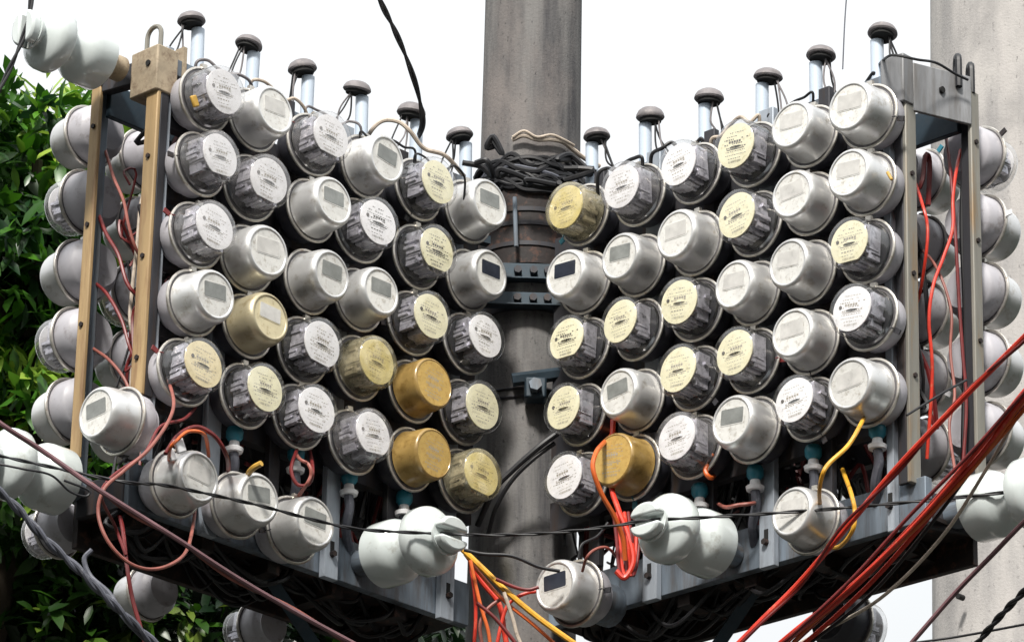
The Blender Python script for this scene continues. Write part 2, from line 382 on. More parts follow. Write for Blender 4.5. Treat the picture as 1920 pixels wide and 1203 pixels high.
def make_frame(side):
    L = side < 0
    lab = 'tan and grey steel frame holding the meters left of the pole' if L else 'galvanised steel frame holding the meters right of the pole'
    fr = thing('meter_rack', lab, 'frame', Matrix.Translation(A(side, 1.1, -.25, 0)))
    tin = -.02; tout = 1.165 if L else 1.235
    up_t = [.08, .285, .49, .695, .90, 1.105] if L else [.155, .347, .54, .733, .925, 1.125]
    post = M['ochre'] if L else M['olive']
    # front and back uprights (channels with slots near the foot)
    for i, t in enumerate(up_t):
        longer = (i % 2 == 0) if L else (i % 2 == 1)
        zb = -.735 if longer else -.60
        w = .024 if longer and i < 5 else (.011 if i == 5 else .018)
        zt = TOP+.012
        o = armbox(side, t-w, t+w, NF-.022, NF-.002, zb, zt).build('upright', M['galv_pale'] if longer or i == 5 else M['galv_dark'], fr, bevel=.002)
        if longer:
            for z in (-.655,):
                q = armbox(side, t-.006, t+.006, NF-.004, NF+.0005, z-.018, z+.018); q.build('slot', M['hole'], o)
                q = MB(); q.tube([A(side, t, NF-.004, z-.016), A(side, t, NF+.010, z-.016)], .0085, 6); q.build('bolt', M['rust_and_shade'], o)
        if i not in (5,):
            armbox(side, t-w, t+w, NB+.002, NB+.022, -.60, TOP).build('upright', M['galv_dark'], fr, bevel=.002)
    # rows of horizontal mounting rails that the meter bases are bolted to
    for k in range(5):
        z = (2-k)*.1875 - (.02 if L else .035)
        armbox(side, tin, tout-.06, NF-.052, NF-.024, z-.05, z+.03).build('mounting_rail', M['galv_dark'], fr)
        armbox(side, tin, tout-.26, NB+.024, NB+.052, z-.05, z+.03).build('mounting_rail', M['galv_dark'], fr)
    # bottom beams
    armbox(side, tin, tout-.02, NF-.050, NF-.024, BOT, BOT+.115).build('bottom_beam', M['galv'], fr, bevel=.002)
    armbox(side, tin, tout-.02, NB+.004, NB+.024, BOT-.062, BOT+.06).build('bottom_beam', M['rust_and_shade'], fr, bevel=.002)
    armbox(side, tin, tout-.02, NB+.024, NF-.050, BOT+.012, BOT+.022).build('bottom_tray', M['rust_and_shade'], fr)
    a_ = A(side, .62, -.25, BOT); b_ = Vector((.035+side*.12, .26, BOT-.62))
    q = MB(); q.tube([a_, b_], .022, 4); q.build('knee_brace', M['steelblue'], fr)
    for t in [.2, .42, .64, .86, 1.08]:
        armbox(side, t-.02, t+.02, NB+.024, NF-.05, BOT-.030, BOT+.010).build('cross_bar', M['rust_and_shade'], fr)
    # top rails
    armbox(side, tin, tout-.05, NF-.046, NF-.024, TOP-.045, TOP).build('top_rail', M['galv'], fr, bevel=.002)
    armbox(side, tin, tout-.03, NB+.022, NB+.040, TOP-.13, TOP-.04).build('top_rail', M['steelblue'], fr, bevel=.002)
    # end frame: front post and back post of angle steel joined by deep end rails
    ef = 1.148 if L else 1.188; eb = 1.168 if L else 1.245
    zt = TOP-.005; zf = -.44 if L else BOT+.10
    n0, n1 = (NF-.038, NF+.006) if L else (NF-.044, NF-.002)
    armbox(side, ef-.012, ef, n0, n1, zf, zt-.10).build('post', post, fr, bevel=.003)
    armbox(side, ef-.040, ef-.013, n1-.014, n1-.002, zf, zt-.10).build('post', M['galv_dark'], fr, bevel=.003)
    b0, b1 = NB+.002, NB+.036
    armbox(side, eb-.012, eb, b0, b1, -.56 if L else BOT, zt-.02).build('post', post if L else M['olive'], fr, bevel=.003)
    armbox(side, eb-.05, eb-.013, b0, b0+.014, -.66, zt-.02).build('post', M['galv'] if L else M['galv_dark'], fr, bevel=.003)
    for k in range(6 if L else 7):          # bolts up the posts
        z = zt-.16-k*.135
        for tt, nn in ((ef, (n0+n1)/2), (eb, (b0+b1)/2)):
            if k % 2 == (0 if tt == ef else 1): continue
            q = MB(); p = A(side, tt, nn, z); q.tube([p-dv(side)*.004, p+dv(side)*.005], .007, 6); q.build('bolt', M['rust_and_shade'], fr)
    def skew_rail(na, nb, z0, z1, th, m_, ta=ef, tb=eb):
        q = MB(); c = [A(side, t+d, n, z) for z in (z0, z1) for (t, n) in ((ta, na), (tb, nb)) for d in (-th, 0)]
        f = [(0, 2, 3, 1), (4, 5, 7, 6), (0, 1, 5, 4), (2, 6, 7, 3), (0, 4, 6, 2), (1, 3, 7, 5)]
        ce = sum(c, Vector())/8; g_ = []
        for k_ in f:
            nn_ = (c[k_[1]]-c[k_[0]]).cross(c[k_[2]]-c[k_[0]]); g_.append(k_ if nn_.dot(c[k_[0]]-ce) > 0 else tuple(reversed(k_)))
        q.add(c, g_); return q.build('end_rail', m_, fr, bevel=.003)
    if L:
        blk = armbox(side, ef-.060, ef+.010, n1-.098, n1+.003, TOP-.125, TOP+.0).build('corner_block', M['ochre_pale'], fr, bevel=.004)
        q = MB(); p = A(side, ef+.012, n1-.03, TOP-.045); q.cyl(p-dv(side)*.004, p+dv(side)*.002, .008, 10); q.build('bolt_hole', M['hole'], blk)
        skew_rail(n1-.10, b1+.002, TOP-.075, TOP-.015, .03, M['galv_dark'], ef-.002, eb-.002)
        armbox(side, eb-.045, eb+.003, b0-.006, b1+.006, TOP-.055, TOP-.018).build('post_cap', M['ochre_pale'], fr, bevel=.004)
    else:
        blk = armbox(side, ef-.070, ef+.004, n1-.030, n1+.012, TOP-.112, TOP+.022).build('corner_block', M['olive_grey'], fr, bevel=.004)
        rl = skew_rail(n1-.031, b1+.001, TOP-.125, TOP+.010, .010, M['olive_grey'], ef+.002, eb+.004)
        q = MB(); p = A(side, (ef+eb)/2+.006, -.25, TOP-.05); q.cyl(p-dv(side)*.004, p+dv(side)*.003, .009, 10); q.build('bolt_hole', M['hole'], rl)
        skew_rail(n1-.031, b1+.001, TOP-.003, TOP+.008, .045, M['galv'], ef-.009, eb-.007)
    skew_rail(n0-.002, b1+.002, BOT, BOT+.09, .02, M['galv_dark'])
    e0, e1 = ef-.012, ef
    # lifting eyes on the top corner
    if L:
        c = A(side, e1-.03, NF-.055, TOP)
        a = nv(side)
        pts = [c-a*.026+Vector((0, 0, -.02)), c-a*.026+Vector((0, 0, .055))] + [c+a*(.026*math.cos(w))+Vector((0, 0, .055+.026*math.sin(w))) for w in [math.pi*(1-k/8) for k in range(1, 8)]] + [c+a*.026+Vector((0, 0, .055)), c+a*.026+Vector((0, 0, -.02))]
        q = MB(); q.tube(pts, .0062, 8); q.build('lifting_eye', M['olive'], fr)
        armbox(side, e0-.10, e0-.088, NF-.05, NF-.02, TOP-.08, TOP+.04).build('angle_piece', M['ochre_pale'], fr)
    else:
        for nn, hh in ((-.31, .05), (-.362, .045)):
            c = A(side, eb-.02, nn, TOP-.0); a = nv(side)*.5+dv(side)*.5
            pts = [c-a*.03+Vector((0, 0, -.03)), c-a*.03+Vector((0, 0, hh-.01))] + [c+a*(.03*math.cos(w))+Vector((0, 0, hh-.01+.022*math.sin(w))) for w in [math.pi*(1-k/8) for k in range(1, 8)]] + [c+a*.03+Vector((0, 0, hh-.01)), c+a*.03+Vector((0, 0, -.03))]
            q = MB(); q.tube(pts, .0095, 8); q.build('lifting_eye', M['rubber'], fr)
    return fr
def offset_children(root):
    T = root.matrix_world.inverted()
    seen = set()
    for ch in root.children:
        stack = [ch] + list(ch.children)
        for o in stack:
            if o.data and o.data.name not in seen: o.data.transform(T); seen.add(o.data.name)
frL = make_frame(-1); frR = make_frame(1)
bpy.context.view_layer.update()
offset_children(frL); offset_children(frR)

# ------------------------------------------------------------------ clamp on the pole
cl = thing('pole_clamp', 'blue-grey steel clamp bolted round the middle of the stained pole', 'clamp', None)
pc = Vector((.035, .30, 0))
zc1 = at(990, 512, .16).z; zc2 = at(985, 562, .14).z
for zc, hw, yy, hh in ((zc1, .115, .165, .026), (zc2, .13, .150, .022)):
    q = MB(); q.box((pc.x-hw, yy-.012, zc-hh), (pc.x+hw, yy+.004, zc+hh)); q.box((pc.x-hw, yy-.035, zc-hh-.002), (pc.x+hw, yy-.012, zc-hh+.004)); 
    ch = q.build('channel', M['steelblue'], cl, bevel=.002)
    for dx in (-.03, .012, .05):
        q = MB(); q.tube([(pc.x+dx, yy-.011, zc), (pc.x+dx, yy-.034, zc)], .011, 6); q.build('bolt', M['galv_dark'], ch)
    q = MB(); q.lathe([(.142, zc-hh), (.146, zc-hh), (.146, zc+hh), (.142, zc+hh)], 36, Matrix.Translation(pc)); q.build('band', M['galv_dark'], cl)
for sgn, tt in ((-1, .03), (1, .02)):
    for zc in (zc2-.0, zc2+.17):
        a = A(sgn, tt, NF-.04, zc); b = Vector((pc.x+sgn*.11, .15, zc))
        q = MB(); q.tube([a, b], .016, 4); q.build('tie_bar', M['steelblue'], cl)
q = MB(); p = at(965, 370, .13); p2 = at(968, 462, .13); q.cyl(p, p2, .006, 8); q.build('threaded_rod', M['galv'], cl)
# dark sleeve drawn round the pole above the clamp
slv = thing('dark_sleeve', 'dark sleeve round the pole above the clamp', 'sleeve', None)
zs1 = at(990, 335, .16).z; zs0 = at(990, 492, .16).z
q = MB(); q.lathe([(.138, zs0), (.143, zs0), (.143, zs1), (.138, zs1)], 36, Matrix.Translation(pc)); q.build('shell', M['rust_and_shade'], slv)
for zz in (zs0+.05, zs0+.11, zs0+.15):
    q = MB(); q.lathe([(.143, zz), (.147, zz), (.147, zz+.012), (.143, zz+.012)], 36, Matrix.Translation(pc)); q.build('band', M['galv_dark'], slv)
# lower strap with tensioner
st = thing('pole_strap', 'thin dark strap with a bolt tensioner round the lower pole', 'strap', None)
zz = at(975, 735, .16).z
for dz in (-.012, .012):
    q = MB(); q.tube([pc+Vector((.143*math.cos(a), .143*math.sin(a), zz+dz)) for a in [2*math.pi*k/36 for k in range(37)]], .004, 6); q.build('band', M['galv_dark'], st)
p = at(1003, 733, .13)
q = MB(); q.box((p.x-.028, p.y-.03, p.z-.03), (p.x+.03, p.y+.02, p.z+.03)); q.build('tensioner', M['steelblue'], st, bevel=.006)
q = MB(); q.tube([p+Vector((.0, -.03, 0)), p+Vector((0, -.055, 0))], .018, 6); q.build('bolt', M['galv'], st)
q = MB(); q.tube([p+Vector((-.06, -.0, .03)), p+Vector((.09, -.0, .055))], .018, 6); q.build('angle_arm', M['steelblue'], st)

# black bundle round the pole
bd = thing('cable_bundle', 'tangled black cables wound round the pole above the sleeve', 'cables', None)
z0 = at(990, 305, .12).z
rb = random.Random(3)
for k in range(34):
    a0 = math.radians(rb.uniform(120, 165)); a1 = math.radians(rb.uniform(375, 420)); zz = z0+rb.uniform(-.048, .020); r0 = rb.uniform(.141, .149)
    pts = []
    for j in range(13):
        a = a0+(a1-a0)*j/12
        pts.append(pc+Vector((r0*math.cos(a), r0*math.sin(a), zz+rb.uniform(-.024, .024))))
        r0 += rb.uniform(-.009, .009); r0 = min(.152, max(.141, r0))
    q = MB(); q.tube(spline(pts, 6), rb.uniform(.003, .0085), 7); q.build('cable', rb.choice([M['rubber'], M['rubber'], M['rubber'], M['rubber'], M['rubber'], M['rubber_grey']]), bd)
for k, (px, py) in enumerate(((900, 320), (935, 275), (1075, 305), (1085, 318), (960, 335), (1020, 330))):
    p = at(px, py, .06); q = MB()
    q.tube(spline([p+Vector((rb.uniform(-.05, .05), rb.uniform(-.02, .03), rb.uniform(-.03, .03))) for _ in range(5)], 6), .008, 7); q.build('loose_end', M['rubber'], bd)
rp = MB(); 
pts = [pc+Vector((r*math.cos(a), r*math.sin(a), at(1030, 262, .15).z+dz)) for a, r, dz in [(math.radians(250), .152, .0), (math.radians(262), .156, .008), (math.radians(275), .153, -.002), (math.radians(290), .152, .004), (math.radians(305), .15, .006), (math.radians(320), .15, -.004), (math.radians(335), .16, -.014), (math.radians(350), .19, -.02)]]
rp.tube(spline(pts, 6), .0065, 8); rp.tube(spline([p+Vector((0, -.008, .010 if i % 2 else .004)) for i, p in enumerate(pts[:6])], 6), .004, 8)
tag(rp.build('rope', M['beige']), 'pale frayed rope tied round the pole above the black cable bundle', 'rope')

# ------------------------------------------------------------------ meters
R = random.Random(5)
def rrect(w, h, r=.004, n=3):
    pts = []
    for cx, cy, a0 in ((w/2-r, h/2-r, 0), (-w/2+r, h/2-r, 90), (-w/2+r, -h/2+r, 180), (w/2-r, -h/2+r, 270)):
        for k in range(n+1):
            a = math.radians(a0+90*k/n); pts.append((cx+r*math.cos(a), cy+r*math.sin(a)))
    return pts
base_m = MB().lathe([(.058, -.02), (.060, -.012), (.072, 0), (.077, .006), (.079, .030), (.080, .050), (.079, .0535)], 32, cap0=True).mesh('base')
base_lug = MB(); base_lug.lathe([(.058, -.02), (.060, -.012), (.072, 0), (.077, .006), (.079, .030), (.080, .050), (.079, .0535)], 32, cap0=True)
ring_me = MB().lathe([(.0840, .0500), (.0890, .0500), (.0905, .0515), (.0910, .0535), (.0905, .0560), (.0885, .0575), (.0850, .0575), (.0840, .0560), (.0840, .0500)], 36).mesh('ring')
ring2 = MB(); ring2.lathe([(.0840, .0500), (.0890, .0500), (.0905, .0515), (.0910, .0535), (.0905, .0560), (.0885, .0575), (.0850, .0575), (.0840, .0560), (.0840, .0500)], 36); ring2.box((-.009, .086, .049), (.009, .099, .059)); ring2 = ring2.mesh('ring')
can_me = MB().lathe([(.0775, .056), (.0755, .0600), (.0745, .090), (.0732, .115), (.0720, .1240), (.0698, .1310), (.0665, .1362), (.0630, .1388), (.0600, .1393), (.0580, .1382), (.0565, .1368)], 36).mesh('cover')
face_me = MB().lathe([(.0566, .1367), (.045, .1362), (.02, .136), (.0001, .136)], 36).mesh('face')
winframe = MB(); winframe.prism(rrect(.080, .047, .006), .1350, .1368, Matrix.Translation((0, .012, 0))); winframe = winframe.mesh('window_frame')
win = MB(); win.prism(rrect(.074, .041, .004), .1355, .1374, Matrix.Translation((0, .012, 0))); win = win.mesh('window')
glass_me = MB().lathe([(.0775, .060), (.0750, .0640), (.0745, .090), (.0740, .118), (.0725, .1270), (.0690, .1345), (.0630, .1385), (.05, .1405), (.03, .1415), (.0001, .142)], 36).mesh('glass_cover')
orange_me = MB().lathe([(.0775, .060), (.0750, .0640), (.0735, .090), (.0725, .128), (.0705, .1345), (.0670, .1375), (.0650, .1378), (.0640, .1365), (.0001, .1365)], 36).mesh('cover')
def clipped_disc(r, z0, z1, cut=None, N=36):
    pts = []
    for k in range(N):
        a = 2*math.pi*k/N; x, y = r*math.cos(a), r*math.sin(a)
        if cut is not None: y = max(y, -cut)
        pts.append((x, y))
    q = MB(); q.prism(pts, z0, z1); return q
dial_me = clipped_disc(.0615, .1245, .1275).mesh('dial', smooth=0)
dial2_me = clipped_disc(.0610, .1245, .1275, .052).mesh('dial', smooth=0)
def print_mesh(seed, z):
    rr = random.Random(seed); q = MB()
    def strip(x0, x1, y, h): q.add([(x0, y, z), (x1, y, z), (x1, y+h, z), (x0, y+h, z)], [(0, 1, 2, 3)])
    rows = [.036, .026, .017, .004, -.006, -.016, -.026, -.036]
    for y in rows:
        hw = math.sqrt(.052**2-y*y)*rr.uniform(.5, .85); x = -hw
        big = rr.random() < .25
        while x < hw:
            w = rr.uniform(.002, .008)
            if rr.random() < .78: strip(x, x+w*.8, y, .0032 if big else .0018)
            x += w+.0018
    cx = rr.uniform(-.006, .006)
    for k in range(5): strip(cx-.02+k*.0085, cx-.0135+k*.0085, .0085, .0062)      # counter digits
    strip(-.030, .030, -.0105, .0022)                                  # rotor slot
    x = -.02
    while x < .02: strip(x, x+rr.choice([.0008, .0016]), -.047, .006); x += rr.choice([.002, .003])
    return q.mesh('print', smooth=0)
prints = [print_mesh(i, .1279) for i in range(5)]
prints_o = [print_mesh(i+20, .1369) for i in range(2)]
dot_me = MB().prism([(.005*math.cos(a)-.038, .005*math.sin(a)+.008) for a in [k*math.pi/4 for k in range(8)]], .1276, .1292).mesh('seal_dot')
def mech_mesh(seed):
    rr = random.Random(seed); q = MB()
    q.box((-.034, .006, .088), (.034, .044, .122))               # register block
    for sx in (-1, 1):
        q.box((sx*.046-.006, -.046, .066), (sx*.046+.006, .046, .108))      # frame uprights
        q.box((sx*.030-.012, -.030, .076), (sx*.030+.012, -.010, .118))     # magnets
        q.cyl((sx*.050, -.02, .075), (sx*.050, -.02, .123), .004, 8)
    q.box((-.020, -.056, .068), (.020, -.036, .112)); q.box((-.052, -.034, .066), (.052, -.028, .100))
    for k in range(9):
        a = rr.uniform(0, 6.28); r = .058; x, y = r*math.cos(a), r*math.sin(a)
        q.box((x-.004, y-.004, .066), (x+.004, y+.004, rr.uniform(.085, .121)))
    for k in range(6):
        a = math.radians(190+k*28); x, y = .054*math.cos(a), .054*math.sin(a)
        q.box((x-.0035, y-.006, .07), (x+.0035, y+.006, .118))
    return q.mesh('mechanism')
mechs = [mech_mesh(k) for k in range(3)]
back_me = MB().lathe([(.0745, .0635), (.0001, .0637)], 30).mesh('backing_plate')
rotor_me = MB().lathe([(.046, -.001), (.047, 0), (.046, .001)], 24, Matrix.Translation((0, -.002, .086)) @ Matrix.Rotation(math.pi/2, 4, 'X'), cap0=True, cap1=True).mesh('rotor_disc')

_s = MB(); _s.box((-.007, -.110, .046), (.007, -.090, .050)); _s.tube([(0, -.092, .048), (.003, -.088, .058), (0, -.080, .060)], .0016, 5); seal_me = _s.mesh('seal_tag')
flange_me = MB().lathe([(.078, .0490), (.0842, .0500), (.0842, .0545), (.0765, .0560)], 32).mesh('flange')
def sub(name, me, m, parent):
    key = me.name+m.name
    if key not in sub.c:
        e = me.copy(); e.materials.clear(); e.materials.append(m); sub.c[key] = e
    o = bpy.data.objects.new(name, sub.c[key]); COL.objects.link(o); o.parent = parent; return o
sub.c = {}

def meter(kind, label, group, origin, normal, seed, tilt=True, dark=False, size=1.0):
    """kind: (P|G|O, variant)"""
    rr = random.Random(seed)
    Mx = frameM(origin, normal)
    if tilt:
        Mx = Mx @ Matrix.Rotation(math.radians(rr.uniform(-7, 7)), 4, 'Z') @ Matrix.Rotation(math.radians(rr.uniform(-2.8, 2.8)), 4, 'X') @ Matrix.Rotation(math.radians(rr.uniform(-2.8, 2.8)), 4, 'Y') @ Matrix.Diagonal([rr.uniform(.935, .985)*size]*2+[rr.uniform(.97, 1.02)*size, 1])
    t = thing('electricity_meter', label, 'meter', Mx, group)
    sub('base', base_m, M['base_shaded' if dark else 'base'], t)
    sub('sealing_ring', ring2 if rr.random() < .5 else ring_me, M['ring'], t)
    sub('flange', flange_me, M['flange'], t)
    if rr.random() < .4:
        q = sub('seal_tag', seal_me, M[rr.choice(['teal', 'darkred', 'white', 'galv_dark', 'galv_dark', 'rubber'])], t); q.rotation_euler = (0, 0, rr.uniform(-2.6, 2.6))
    k, v = kind
    if k == 'P':
        tan = v == 'tan'
        sub('cover', can_me, M['can_tan' if tan else 'can'], t)
        fa = sub('face', face_me, M['face_tan' if tan else 'face'], t)
        sub('window_frame', winframe, M['face_tan' if tan else 'face'], fa)
        sub('window', win, M[{'dark': 'window_dark', 'pale': 'window_pale', 'tan': 'window_pale'}.get(v, 'window')], fa)
    elif k == 'O':
        sub('cover', orange_me, M['orange'], t)
        fa = sub('dial', MBcache('odial'), M['orange_face'], t)
        sub('print', rr.choice(prints_o), M['ink_soft'], fa)
    else:
        sub('backing_plate', back_me, M['mech_dark'], t)
        mc = sub('mechanism', rr.choice(mechs), M['mech'], t)
        sub('rotor_disc', rotor_me, M['rotor'], mc)
        d = sub('dial', rr.choice([dial_me, dial2_me, dial_me]), M[{'white': 'dial_white', 'cream': 'dial_cream', 'amber': 'dial_cream', 'tan': 'dial_tan', 'silver': 'dial_white'}[v]], t)
        sub('print', rr.choice(prints), M['ink'] if rr.random() < .12 else M['ink_soft'], d)
        if rr.random() < .55: sub('seal_dot', dot_me, M['ink'], d)
        sub('glass_cover', glass_me, M['glass_amber' if v == 'amber' else ('glass_dusty' if v == 'silver' else 'glass')], t)
    return t
_mb = {}
def MBcache(k):
    if k not in _mb: _mb[k] = MB().lathe([(.0638, .1366), (.0001, .1367)], 36).mesh('dial')
    return _mb[k]

LPX = {1: [(428, 168), (417, 291), (411, 425), (406, 550), (390, 683)],
 2: [(517, 208), (513, 334), (508, 467), (507, 596), (502, 726)],
 3: [(629, 255), (625, 379), (620, 510), (611, 640), (605, 766)],
 4: [(724, 294), (718, 417), (715, 546), (714, 673), (704, 815)],
 5: [(826, 339), (823, 465), (816, 590), (816, 719), (812, 844)],
 6: [(921, 381), (921, 508), (919, 630), (911, 756), (912, 887)]}
RPX = {1: [(1587, 198), (1588, 325), (1586, 451), (1590, 579), (1589, 716)],
 2: [(1480, 237), (1478, 361), (1479, 490), (1479, 622), (1480, 750)],
 3: [(1374, 269), (1378, 400), (1376, 529), (1372, 658), (1372, 788)],
 4: [(1264, 306), (1267, 436), (1264, 561), (1265, 692), (1262, 822)],
 5: [(1159, 346), (1159, 478), (1158, 600), (1158, 732), (1147, 859)],
 6: [(1054, 383), (1055, 511), (1055, 636), (1051, 759), (1049, 890)]}
P = ('P', 'grey'); PD = ('P', 'dark'); PL = ('P', 'pale'); PT = ('P', 'tan'); GW = ('G', 'white'); GC = ('G', 'cream'); GS = ('G', 'silver'); GA = ('G', 'amber'); GT = ('G', 'tan'); OR = ('O', 'orange')
LK = {1: [GS, GS, GS, P, GT], 2: [PL, GS, PL, PT, GC], 3: [GS, P, P, GW, GW], 4: [P, GW, P, GA, GS], 5: [GC, GC, GC, OR, OR], 6: [P, PD, GW, GC, GA]}
RK = {1: [PL, PL, GC, GW, PL], 2: [PL, PL, PL, PL, GW], 3: [GC, GC, PL, GC, P], 4: [GW, PL, GC, GC, GS], 5: [GS, P, GC, P, OR], 6: [GA, PD, GC, GC, GW]}
DESC = {('P', 'grey'): 'grey metal meter with grey window', ('P', 'dark'): 'grey metal meter with dark window', ('P', 'pale'): 'grey metal meter with pale window', ('P', 'tan'): 'tan stained metal meter',
 ('G', 'white'): 'glass meter with white dial', ('G', 'cream'): 'glass meter with cream dial', ('G', 'silver'): 'dusty glass meter with white dial', ('G', 'amber'): 'yellowed glass meter with cream dial', ('G', 'tan'): 'glass meter with tan dial', ('O', 'orange'): 'orange capped meter'}
ORD = ['top', 'second', 'third', 'fourth', 'bottom']
CN = {1: 'outermost', 2: 'second', 3: 'third', 4: 'fourth', 5: 'fifth', 6: 'innermost'}
for side, PX, KD, nm in ((-1, LPX, LK, 'left'), (1, RPX, RK, 'right')):
    for c in range(1, 7):
        for k in range(5):
            px, py = PX[c][k]
            fc = hit(px, py, nv(side), 0.0)
            kind = KD[c][k]
            lab = '%s, %s of five in %s panel\'s %s column' % (DESC[kind], ORD[k], nm, CN[c])
            meter(kind, lab, 'meters in rows on the front of the panels', fc - nv(side)*.14, nv(side), side*100+c*7+k*31, dark=c > 1)
            # back-to-back meter behind it
            b0 = A(side, (1.08 if side < 0 else 1.16)-(c-1)*.19, NB-.05, (2-k)*.1875-(.0 if side < 0 else .019))
            vis = c <= 2
            if c == 1:
                lab = '%s meter seen from behind, outermost at the back of the %s panel' % (ORD[k], nm)
            elif c == 2:
                lab = '%s meter seen through the open end frame of the %s panel' % (ORD[k], nm)
            else:
                lab = 'meter on the hidden back side of the %s panel' % nm
            kk = (R.choice([GS, GS, PL]) if side < 0 else R.choice([PL, GS])) if c == 1 else R.choice([P, PL, GS, GC, P])
            meter(kk, lab, 'meters on the back of the panels', b0, -nv(side), 999+side*50+c*13+k*5, dark=c > 2)

# lower meters on the bottom beams
ex = 'meters bolted along the bottom beams'
def low(px, py, side, kind, lab, n=0.0, seed=1):
    fc = hit(px, py, nv(side), n); meter(kind, lab, ex, fc-nv(side)*.14, nv(side), seed)
    if n > .005:
        return
low(374, 889, -1, PL, 'leftmost of the three grey meters under the left panel', .0, 1)
low(490, 930, -1, P, 'middle of the three grey meters under the left panel', .0, 2)
low(593, 978, -1, P, 'rightmost of the three grey meters under the left panel', .0, 3)
low(1481, 961, 1, PL, 'pale faced grey meter under the right panel, wire across it', .0, 4)
low(1037, 1095, 1, PD, 'lowest grey meter with dark window, at the foot of the pole', .05, 5)
fc = hit(176, 769, dv(-1), 1.165+.15); meter(P, 'grey meter with green-grey window on the end of the left frame', ex, fc-dv(-1)*.14, dv(-1), 6)
# stubs that carry the meters set off the steel
for px, py, side, n in ((1037, 1095, 1, .05),):
    c = hit(px, py, nv(side), n)-nv(side)*.16
    q = MB(); q.tube([c, c-nv(side)*.06], .055, 16); tag(q.build('mounting_drum', M['galv']), 'round steel drum behind the lowest meter', 'mount')
# back low row
pb = hit(1562, 1160, -nv(1), .47); meter(GS, 'dark meter hanging at the back under the right panel above the sky gap', 'meters hanging at the back', pb, -nv(1), 77, dark=True)
for i, (bx, by) in enumerate(((128, 985), (300, 1105), (505, 1172))):
    meter(R.choice([P, GS]), ['first', 'second', 'last'][i]+' meter from the left hanging at the back under the left panel', 'low meters at the back of the left panel', hit(bx, by, -nv(-1), .41+.03*(i % 2)), -nv(-1), 60+i, size=.84)

# ------------------------------------------------------------------ conduits with rain caps
capprof = [(.0005, .034), (.012, .0335), (.024, .030), (.033, .022), (.0385, .010), (.040, .001), (.037, -.004), (.030, -.005), (.0005, -.005)]
def conduit(side, i, px, py, cpx, cpy, lab):
    n = -.2
    c = hit(px, py, nv(side), n)
    top = hit(cpx, cpy, nv(side), n)
    t = thing('conduit_pipe', lab, 'pipe', Matrix.Translation(c) @ Matrix.Rotation(math.radians(random.Random(i*3+side).uniform(-1.3, 1.3)), 4, 'Y'), 'white conduit pipes with grey rain caps')
    zt = top.z - c.z
    q = MB(); q.lathe([(.0165, -.95), (.0172, zt-.02)], 20, cap0=True, cap1=True); q.build('pipe', M['pvc'], t)
    off = Vector((top.x-c.x, top.y-c.y, 0))
    rr = random.Random(i+side*9)
    Mc = Matrix.Translation((off.x, off.y, zt-.006)) @ Matrix.Rotation(math.radians(rr.uniform(-13, 13)), 4, 'X') @ Matrix.Rotation(math.radians(rr.uniform(-13, 13)), 4, 'Y') @ Matrix.Diagonal((rr.uniform(.9, 1.0), rr.uniform(.75, .95), rr.uniform(.7, .88), 1))
    q = MB(); q.lathe(capprof, 24, Mc)
    cp = q.build('rain_cap', M['cap'], t)
    q = MB(); q.lathe([(.030, -.016), (.031, -.004)], 16, Mc, cap0=True); q.build('cap_insert', M['hole'], cp)
    # wires leaving under the cap
    for w in range(3):
        s = -1 if side < 0 else 1
        a = Vector((off.x+s*.016+rr.uniform(-.008, .008), off.y-.01, zt-.012))
        e = Vector((off.x+s*(.018+rr.uniform(0, .045)), off.y+rr.uniform(-.02, .02), zt-.10-rr.uniform(0, .06)))
        mid = a.lerp(e, .5)+Vector((rr.uniform(-.018, .018), 0, rr.uniform(-.02, .01)))
        q = MB(); q.tube(spline([a, mid, e, e+Vector((rr.uniform(-.02, .02), .02, -.05))], 6), .0026, 6); q.build('wire', rr.choice([M['rubber'], M['cap'], M['rubber']]), t)
CL = [(360, 35), (465, 80), (567, 125), (670, 163), (771, 207), (863, 250)]
PLx = [370, 473, 576, 678, 780, 873]
CR = [(1120, 252), (1220, 215), (1330, 180), (1440, 140), (1540, 100), (1655, 58)]
PRx = [1110, 1210, 1322, 1429, 1530, 1645]
on = ['tallest standing, leftmost', 'second from the left', 'third from the left', 'fourth from the left', 'fifth from the left', 'nearest the pole']
for i, (cx, cy) in enumerate(CL): conduit(-1, i, PLx[i], cy+60, cx, cy+2, 'white pipe with grey cap above the left panel, '+on[i].replace('tallest standing, ', ''))
on2 = ['nearest the pole', 'second from the pole', 'third from the pole', 'fourth from the pole', 'fifth from the pole', 'rightmost']
for i, (cx, cy) in enumerate(CR): conduit(1, i, PRx[i], cy+60, cx, cy+2, 'white pipe with grey cap above the right panel, '+on2[i])

